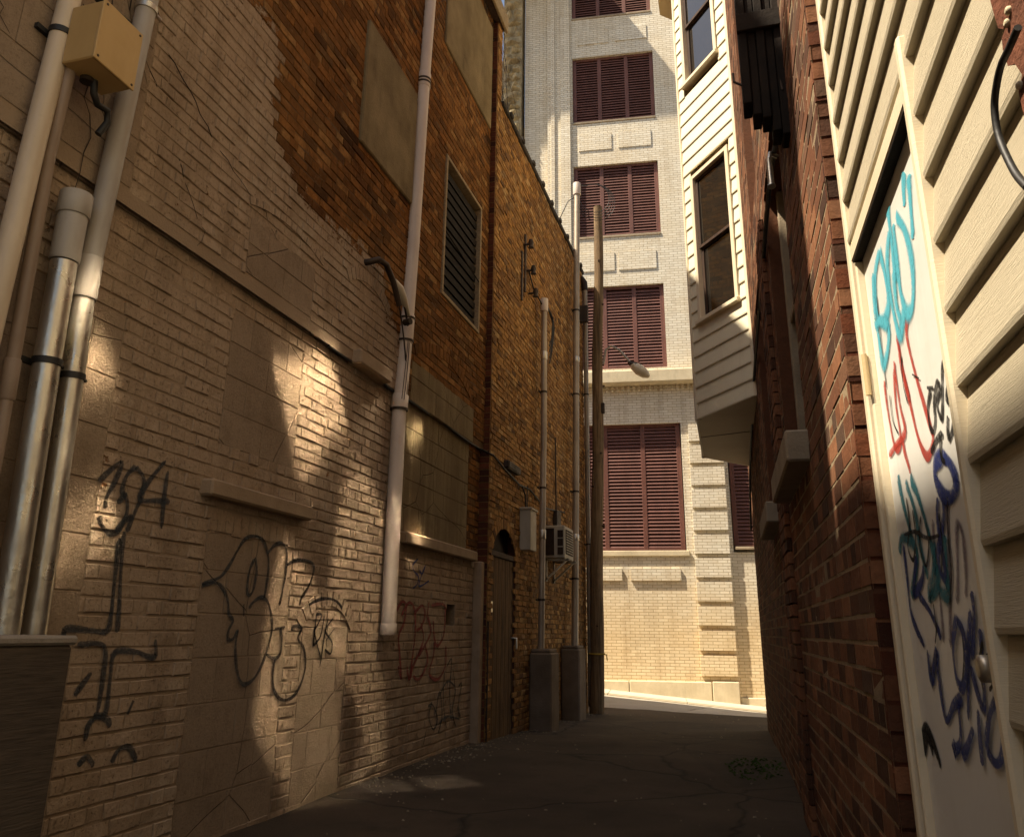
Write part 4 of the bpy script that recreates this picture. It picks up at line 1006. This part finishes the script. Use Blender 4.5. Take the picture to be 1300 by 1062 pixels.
for P,n in ((A,segs[0][2]),(B,(segs[0][2]+segs[1][2]).normalized()),(C_,(segs[1][2]+segs[2][2]).normalized())):
    mb.bbox(P+n*-.03+Vector((-n.y,n.x,0))*-.022+Vector((0,0,BZ0-.01)),Vector((-n.y,n.x,0))*.044,n*.056,(0,0,BZ1-BZ0),.004)
mb.build('corner_trim',M['trim'],bay_o)
mb=MB(); z=BZ0
mb.faces([Vector((p.x,p.y,z)) for p in (A,B,C_,D)]+[Vector((p.x,p.y,z+.03)) for p in (A,B,C_,D)],[(0,1,2,3),(4,5,6,7)],0)
mid0=A.lerp(D,.42); mid1=B.lerp(C_,.42)
t_=(mid1-mid0).normalized(); nn=Vector((-t_.y,t_.x,0)); mb.obox(mid0+nn*-.004+Vector((0,0,z-.004)),mid1-mid0,nn*.008,(0,0,.01),1)
mb.build('soffit',[M['soffit'],M['timber_dark']],bay_o)
mb=MB(); ov=.30
pts=[A+Vector((.0,-.15,0)),B+Vector((-ov,-.02,0)),C_+Vector((-ov,.3,0)),D+Vector((.1,.5,0)),Vector((.4,11.9,0)),Vector((.45,7.7,0))]
n_=len(pts); vs=[p+Vector((0,0,zz)) for zz in (10.92,11.1) for p in pts]
mb.faces(vs,[tuple(range(n_))[::-1],tuple(range(n_,2*n_))]+[(i,(i+1)%n_,n_+(i+1)%n_,n_+i) for i in range(n_)]); mb.build('eaves',M['trim_tan'],bay_o)
def sash(P0,d,n,u0,u1,z0,z1,label,parent):
    P=lambda u,z,q=0: P0+d*u+n*q+Vector((0,0,z))
    f=MB(); w=.055
    f.bbox(P(u0,z0,-.05),d*w,n*.085,(0,0,z1-z0),.006); f.bbox(P(u1-w,z0,-.05),d*w,n*.085,(0,0,z1-z0),.006)
    f.bbox(P(u0+w,z1-w,-.05),d*(u1-u0-2*w),n*.083,(0,0,w),.006); f.bbox(P(u0-.02,z0-.035,-.05),d*(u1-u0+.04),n*.115,(0,0,.05),.006)
    o=f.build('sash_window',M['trim'],parent); o['label']=label
    s=MB(); a,b,c,e_=u0+w+.004,u1-w-.004,z0+.03,z1-w-.004; m_=(c+e_)/2-.02; r=.038
    for (zz0,zz1,q) in ((c,m_+.03,-.055),(m_,e_,-.03)):
        s.bbox(P(a,zz0,q),d*r,n*.025,(0,0,zz1-zz0),.003); s.bbox(P(b-r,zz0,q),d*r,n*.025,(0,0,zz1-zz0),.003)
        s.bbox(P(a+r,zz0,q),d*(b-a-2*r),n*.025,(0,0,r),.003); s.bbox(P(a+r,zz1-r,q),d*(b-a-2*r),n*.025,(0,0,r),.003)
    s.build('sash',M['trim_tan'] if False else M['timber_dark'],o)
    g=MB()
    for (zz0,zz1,q) in ((c,m_+.03,-.045),(m_,e_,-.020)):
        g.face([P(a,zz0,q),P(b,zz0,q),P(b,zz1,q),P(a,zz1,q)])
    g.build('pane',M['glass'],o)
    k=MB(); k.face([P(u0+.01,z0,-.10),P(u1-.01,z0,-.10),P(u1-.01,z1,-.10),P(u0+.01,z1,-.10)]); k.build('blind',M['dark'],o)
P0,d,n,L=segs[0]
sash(P0,d,n,.14,.89,4.45,6.30,'lower sash window of the bay',bay_o)
sash(P0,d,n,.20,.91,7.59,9.33,'upper sash window of the bay',bay_o)
# ================================================================== SIDING BUILDING WITH THE GRAFFITI DOOR
SO=Vector((.4625,0,0))
def sp(y,z,d=0): return SO+RU*y+RN*d+Vector((0,0,z))
SD=empty('siding_building',(.42,1,0),'near building clad in cream lap siding, holding the graffiti covered door','building')
mb=MB(); DY0,DY1,DZ=1.62,2.47,2.205
lap(mb,sp(-2.2,0),RU,RN,4.70,-.08+.009,8.5,.147,.022,[(DY0+2.2-.0,DY1+2.2+.04,-1,DZ+.01)])
mb.build('lap_siding',M['siding'],SD)
mb=MB(); q=[sp(-2.2,-.6,-.003),sp(DY0,-.6,-.003),sp(DY0,-.6,-5),sp(-2.2,-.6,-5)]
def prism(mb,q,h,m=0): mb.faces(q+[p+Vector((0,0,h)) for p in q],[(0,3,2,1),(4,5,6,7),(0,1,5,4),(1,2,6,5),(2,3,7,6),(3,0,4,7)],m)
prism(mb,q,9.2)
q=[sp(DY0,DZ,-.003),sp(2.55,DZ,-.003),sp(2.55,DZ,-5),sp(DY0,DZ,-5)]; prism(mb,q,8.6-DZ)
q=[sp(DY0+.001,-.6,-.12),sp(2.55,-.6,-.12),sp(2.55,-.6,-4.9),sp(DY0+.001,-.6,-4.9)]; prism(mb,q,DZ+.59)
q=[sp(-2.3,8.62,.2),sp(2.56,8.62,.2),sp(2.56,8.62,-5),sp(-2.3,8.62,-5)]; prism(mb,q,.15)
mb.build('body',M['dark'],SD)
mb=MB(); mb.bbox(sp(2.50,-.5,-.10),RU*.045,RN*.125,(0,0,9.0),.006); mb.build('corner_board',M['trim'],SD)
# the door
dr=MB(); dr.bbox(sp(DY0+.012,-.2,-.050),RU*(DY1-DY0-.022),RN*.045,(0,0,2.48),.006); door=dr.build('door',M['door_white'],SD); door['label']='white door covered in blue, red and black graffiti'
mb=MB(); mb.bbox(sp(DY0-.012,-.3,-.02),RU*.030,RN*.054,(0,0,2.64),.006); mb.bbox(sp(DY1-.012,-.3,-.05),RU*.022,RN*.066,(0,0,2.5),.004)
mb.bbox(sp(DY0+.02,DZ,-.03),RU*(DY1-DY0-.01),RN*.054,(0,0,.055),.005); mb.box((0,0,0),(0,0,0)) if False else None; mb.build('door_frame',M['trim'],SD)
mb=MB(); mb.obox(sp(DY0+.015,DZ-.006,-.004),RU*(DY1-DY0-.02),RN*.026,(0,0,.0055)); mb.build('header_shade_strip',M['nearblack'],SD)  # dark strip standing in for the shade under the door header
mb=MB()
for z in (1.78,.45):
    mb.bbox(sp(DY1-.008,z,.012),RU*.032,RN*.014,(0,0,.11),.003); mb.tube([sp(DY1-.012,z-.008,.024),sp(DY1-.012,z+.118,.024)],.008,10)
mb.build('hinge',M['trim_tan'],door)
mb=MB(); c=sp(DY0+.105,1.045,-.010); mb.tube([c,c+RN*.006,c+RN*.007,c+RN*.018,c+RN*.020,c+RN*.036,c+RN*.040],.03,20,rs=[.030,.030,.013,.013,.024,.024,.015]); mb.build('door_knob',M['galv'],door)
PD=tuple(sp(2,0,-.0045)); ND=tuple(RN)
def gs(lines,org,sc,w,mat,label,lift=.001):
    def wp(x,y):
        py=org[1]+y/sc; return (x+sc*18*max(0,(py-580)/400.),y)
    lines=[[wp(*q) for q in ln] for ln in lines]
    mb=MB(); strokes(mb,lines,org,sc,PD,ND,w,lift=lift); o=mb.build('graffiti_tag',M[mat],door); o['label']=label
o1=(1060,160); s1=2.4135; o2=(1100,380); s2=3.32; o3=(1060,560); s3=2.529
gs([[(212,140),(211,190),(214,245)],[(226,150),(232,230),(240,345)],[(163,250),(172,330),(182,420),(190,475)],[(188,275),(215,320),(238,420),(240,540),(222,572),(205,520),(195,450),(184,350),(180,300)],[(138,380),(124,460),(130,570),(150,602),(166,540),(152,440),(138,385)],[(168,320),(162,420),(176,540),(200,640),(214,560)],[(118,450),(124,560),(135,640),(149,728),(163,690),(166,620),(142,596),(124,612)],[(182,440),(190,540),(205,600)]],o1,s1,.050,'sp_cyan','pale turquoise loops high on the white door')
gs([[(226,575),(221,640),(248,760),(288,900),(302,960),(285,1012),(258,960),(232,850),(212,760),(200,690),(190,640)],[(152,780),(165,880),(186,985),(203,960),(188,850),(182,745)],[(182,720),(200,850),(217,930),(203,962)],[(168,1010),(204,960),(216,1000),(232,1062)],[(195,660),(206,740),(232,840)]],o1,s1,.026,'sp_redd','red scrawled lettering in the middle of the white door',.0014)
gs([[(258,372),(285,372)],[(274,380),(262,450),(270,530),(284,552),(293,510),(288,430),(300,345),(312,380),(300,440),(318,500),(323,440),(322,300),(332,268),(346,330),(342,420),(362,430),(373,480),(365,550),(351,585),(345,540),(346,488)],[(276,645),(298,590),(324,562)],[(316,580),(316,630),(324,672),(336,682)]],o2,s2,.017,'sp_black','black three-letter tag beside the edge of the white door',.0018)
gs([[(345,45),(325,72),(322,120),(345,172),(374,175),(388,130),(370,72),(348,46)]],o3,s3,.042,'sp_blue','thick blue ring on the white door',.0018)
gs([[(200,110),(214,200),(238,310)],[(240,120),(264,180),(298,330),(312,430)],[(196,360),(204,312),(236,322),(252,365),(240,440),(228,500)],[(225,130),(250,220),(262,330),(285,440)],[(310,320),(300,440),(285,492),(308,480),(322,400)],[(318,480),(345,495),(346,400),(344,300)]],o3,s3,.042,'sp_teal','dark teal strokes below the red lettering on the white door',.0012)
gs([[(208,330),(216,440),(222,540),(238,600),(262,655)],[(250,370),(240,440),(236,490),(262,450),(272,400)],[(250,490),(285,545),(318,630)],[(345,180),(342,260),(322,350),(326,420),(345,450)],[(328,180),(324,260),(345,440)],[(272,668),(282,772),(302,672),(304,740),(322,892),(348,850),(378,822)],[(418,540),(404,700),(396,895)],[(446,600),(450,700),(447,862),(410,722)],[(425,480),(430,560),(418,700)],[(366,830),(369,960),(345,990),(350,960)],[(412,920),(388,985),(372,1012)],[(430,860),(433,960),(437,1042)],[(500,830),(508,980),(484,1035),(455,980),(468,880),(490,832)],[(377,560),(360,650),(366,760),(386,790),(400,720),(396,620),(374,570)]],o3,s3,.028,'sp_blue','long dark blue scrawl down the lower half of the white door',.0016)
gs([[(305,250),(310,400),(318,500),(324,645)],[(352,190),(355,330),(350,500),(346,662)],[(374,522),(380,400),(382,290),(390,266),(402,310),(406,420),(402,500)],[(300,660),(290,700),(275,760)]],o3,s3,.03,'sp_purple','faded purple uprights on the white door',.0008)
gs([[(240,1042),(236,980),(252,918),(274,960),(298,1042)],[(245,1000),(258,950),(275,1000)]],o3,s3,.036,'sp_black','thick black arch at the foot of the white door',.0016)
gs([[(225,180),(232,260),(224,340),(240,380),(250,300),(244,220)],[(270,240),(262,330),(280,400),(292,330),(286,260)],[(330,230),(336,320),(330,420)],[(360,190),(356,300),(362,420),(352,520)],[(215,300),(250,290),(290,310),(330,300)],[(385,590),(392,680),(384,760),(372,800)],[(300,520),(306,600),(300,650)],[(455,640),(440,720),(450,800)],[(470,760),(462,700),(480,690),(488,760),(470,800)]],o3,s3,.012,'sp_black','thin black overwriting across the middle of the white door',.0022)
gs([[(130,520),(140,620),(150,720),(160,800)],[(205,700),(212,790),(226,850)],[(170,820),(180,900),(196,940)],[(240,760),(262,772)]],o1,s1,.010,'sp_black','thin dark lines between the turquoise loops and the red lettering',.0022)
# rusty bracket and cable at the top of the siding
pln=tuple(sp(0,0,.05)); sc=4.425
def rpoly(pts): return [onplane(1180+x/sc,0+y/sc,pln,ND) for x,y in pts]
mb=MB(); 
for poly,t in (([(325,-60),(345,20),(385,160),(415,165),(445,60),(470,-60)],.03),([(455,-60),(440,80),(425,165),(405,215),(412,280),(440,372),(480,360),(520,420),(500,520),(540,690),(700,720),(800,200),(700,-60)],.045)):
    p=rpoly(poly); n_=len(p); vs=p+[q-RN*t for q in p]
    mb.faces(vs,[tuple(range(n_)),tuple(range(n_,2*n_))[::-1]]+[(i,n_+i,n_+(i+1)%n_,(i+1)%n_) for i in range(n_)])
e=empty('rusty_bracket',tuple(sp(1.1,2.0,.05)),'jagged rusty iron plate fixed at the top of the cream siding','bracket'); mb.build('plate',M['rust'],e)
mb=MB()
for x,y in ((452,60),(446,130),(515,480)):
    c=rpoly([(x,y)])[0]; mb.tube([c,c+RN*.004,c+RN*.006],.006,8,rs=[.006,.006,.003])
mb.build('bolts',M['limestone'],e)
mb=MB(); mb.tube(smooth([q+RN*.02 for q in rpoly([(600,140),(545,260),(500,350),(474,450),(458,580),(474,720),(512,830),(580,960),(650,1040)])],5),.0050,8); o=mb.build('loop_cable',M['black']); tag(o,'thick black cable looping down over the rusty plate and siding','cable')

# ================================================================== GROUND DETAILS

wavy(1.16,8.16,.55,.62,0,'small added reflector pane under the roof of the siding building',SD,sp,1,foc=.05)  # added reflectors out of view, throwing sun patches behind the pipes
wavy(1.30,7.46,.56,.52,0,'barred window of the siding building',SD,sp,5,foc=.05)
mb=MB(); rr=random.Random(4)
for i in range(620):
    if rr.random()<.7: x=-2.85+abs(rr.gauss(0,.22)); y=rr.uniform(5.5,14)
    else: x=rr.uniform(-2.6,.1); y=rr.uniform(4,14.5)
    s=rr.uniform(.004,.013)*(1.8 if rr.random()<.06 else 1); z=gz(x,y)+.004
    pts=[Vector((x+s*math.cos(a)*rr.uniform(.6,1.3),y+s*math.sin(a)*rr.uniform(.6,1.3),z)) for a in (0,1.3,2.6,3.9,5.2)]; top=[Vector((x+(p.x-x)*.5,y+(p.y-y)*.5,z+s*rr.uniform(.4,.9))) for p in pts]
    mb.faces(pts+top,[(5,6,7,8,9)]+[(k,(k+1)%5,5+(k+1)%5,5+k) for k in range(5)],0)
tag(mb.build('gravel_litter',M['litter']),kind='stuff')
mb=MB()
for i in range(260):
    a=rr.uniform(0,6.28); q=rr.random()**.6; x=-.05+(.26*q*math.cos(a)); y=7.9+.7*q*math.sin(a)
    if x>.19: continue
    s=rr.uniform(.006,.02); z=gz(x,y)+.004; h=s*rr.uniform(.4,1.0)
    p=[Vector((x+s*math.cos(t),y+s*math.sin(t),z)) for t in (0,2.1,4.2)]+[Vector((x+rr.uniform(-s,s),y+rr.uniform(-s,s),z+h))]
    mb.faces(p,[(0,1,3),(1,2,3),(2,0,3)])
tag(mb.build('moss_patch',M['moss']),kind='stuff')

# ================================================================== LIGHT
SUN=Vector((1,.58,-1.85)).normalized()
sl=bpy.data.lights.new('sun','SUN'); sl.energy=5.0; sl.angle=math.radians(.7); sl.color=(1.,.905,.78)
so=bpy.data.objects.new('sun',sl); col.objects.link(so); so.rotation_euler=SUN.to_track_quat('-Z','Y').to_euler(); so.location=(-20,-12,35)
wd=bpy.data.worlds.new('World'); scene.world=wd; wd.use_nodes=True; nt=wd.node_tree; bg=nt.nodes['Background']
sky=nt.nodes.new('ShaderNodeTexSky'); sky.sky_type='NISHITA'; sky.sun_disc=False
el=math.asin(-SUN.z); az=math.atan2(-SUN.x,-SUN.y)   # direction towards the sun, clockwise from +Y
sky.sun_elevation=el; sky.sun_rotation=az; sky.air_density=1.; sky.dust_density=2.5
nt.links.new(sky.outputs[0],bg.inputs[0]); bg.inputs[1].default_value=.085

# ================================================================== CAMERA
cam=bpy.data.cameras.new('camera'); co=bpy.data.objects.new('camera',cam); col.objects.link(co); scene.camera=co
from mathutils import Matrix
m=Matrix((CR,CU,-CF)).transposed().to_4x4(); m.translation=EYE; co.matrix_world=m
cam.sensor_fit='HORIZONTAL'; cam.sensor_width=36; cam.lens=36*F/1300; cam.shift_y=-(531-PY)/1300.; cam.clip_start=.02; cam.clip_end=2000
scene.render.resolution_x=1024; scene.render.resolution_y=836
vs=scene.view_settings; vs.view_transform='Standard'; vs.look='None'; vs.gamma=1; vs.exposure=1.08
vs.use_white_balance=True; vs.white_balance_temperature=7150; vs.white_balance_tint=8
cy=scene.cycles; cy.use_denoising=True; cy.denoiser='OPENIMAGEDENOISE'; cy.max_bounces=10; cy.diffuse_bounces=7; cy.glossy_bounces=4; cy.sample_clamp_indirect=12; cy.transparent_max_bounces=24
cy.use_guiding=True; cy.guiding_training_samples=0; cy.use_surface_guiding=True; cy.surface_guiding_probability=.7; cy.caustics_reflective=True; cy.blur_glossy=0; cy.sample_clamp_indirect=0
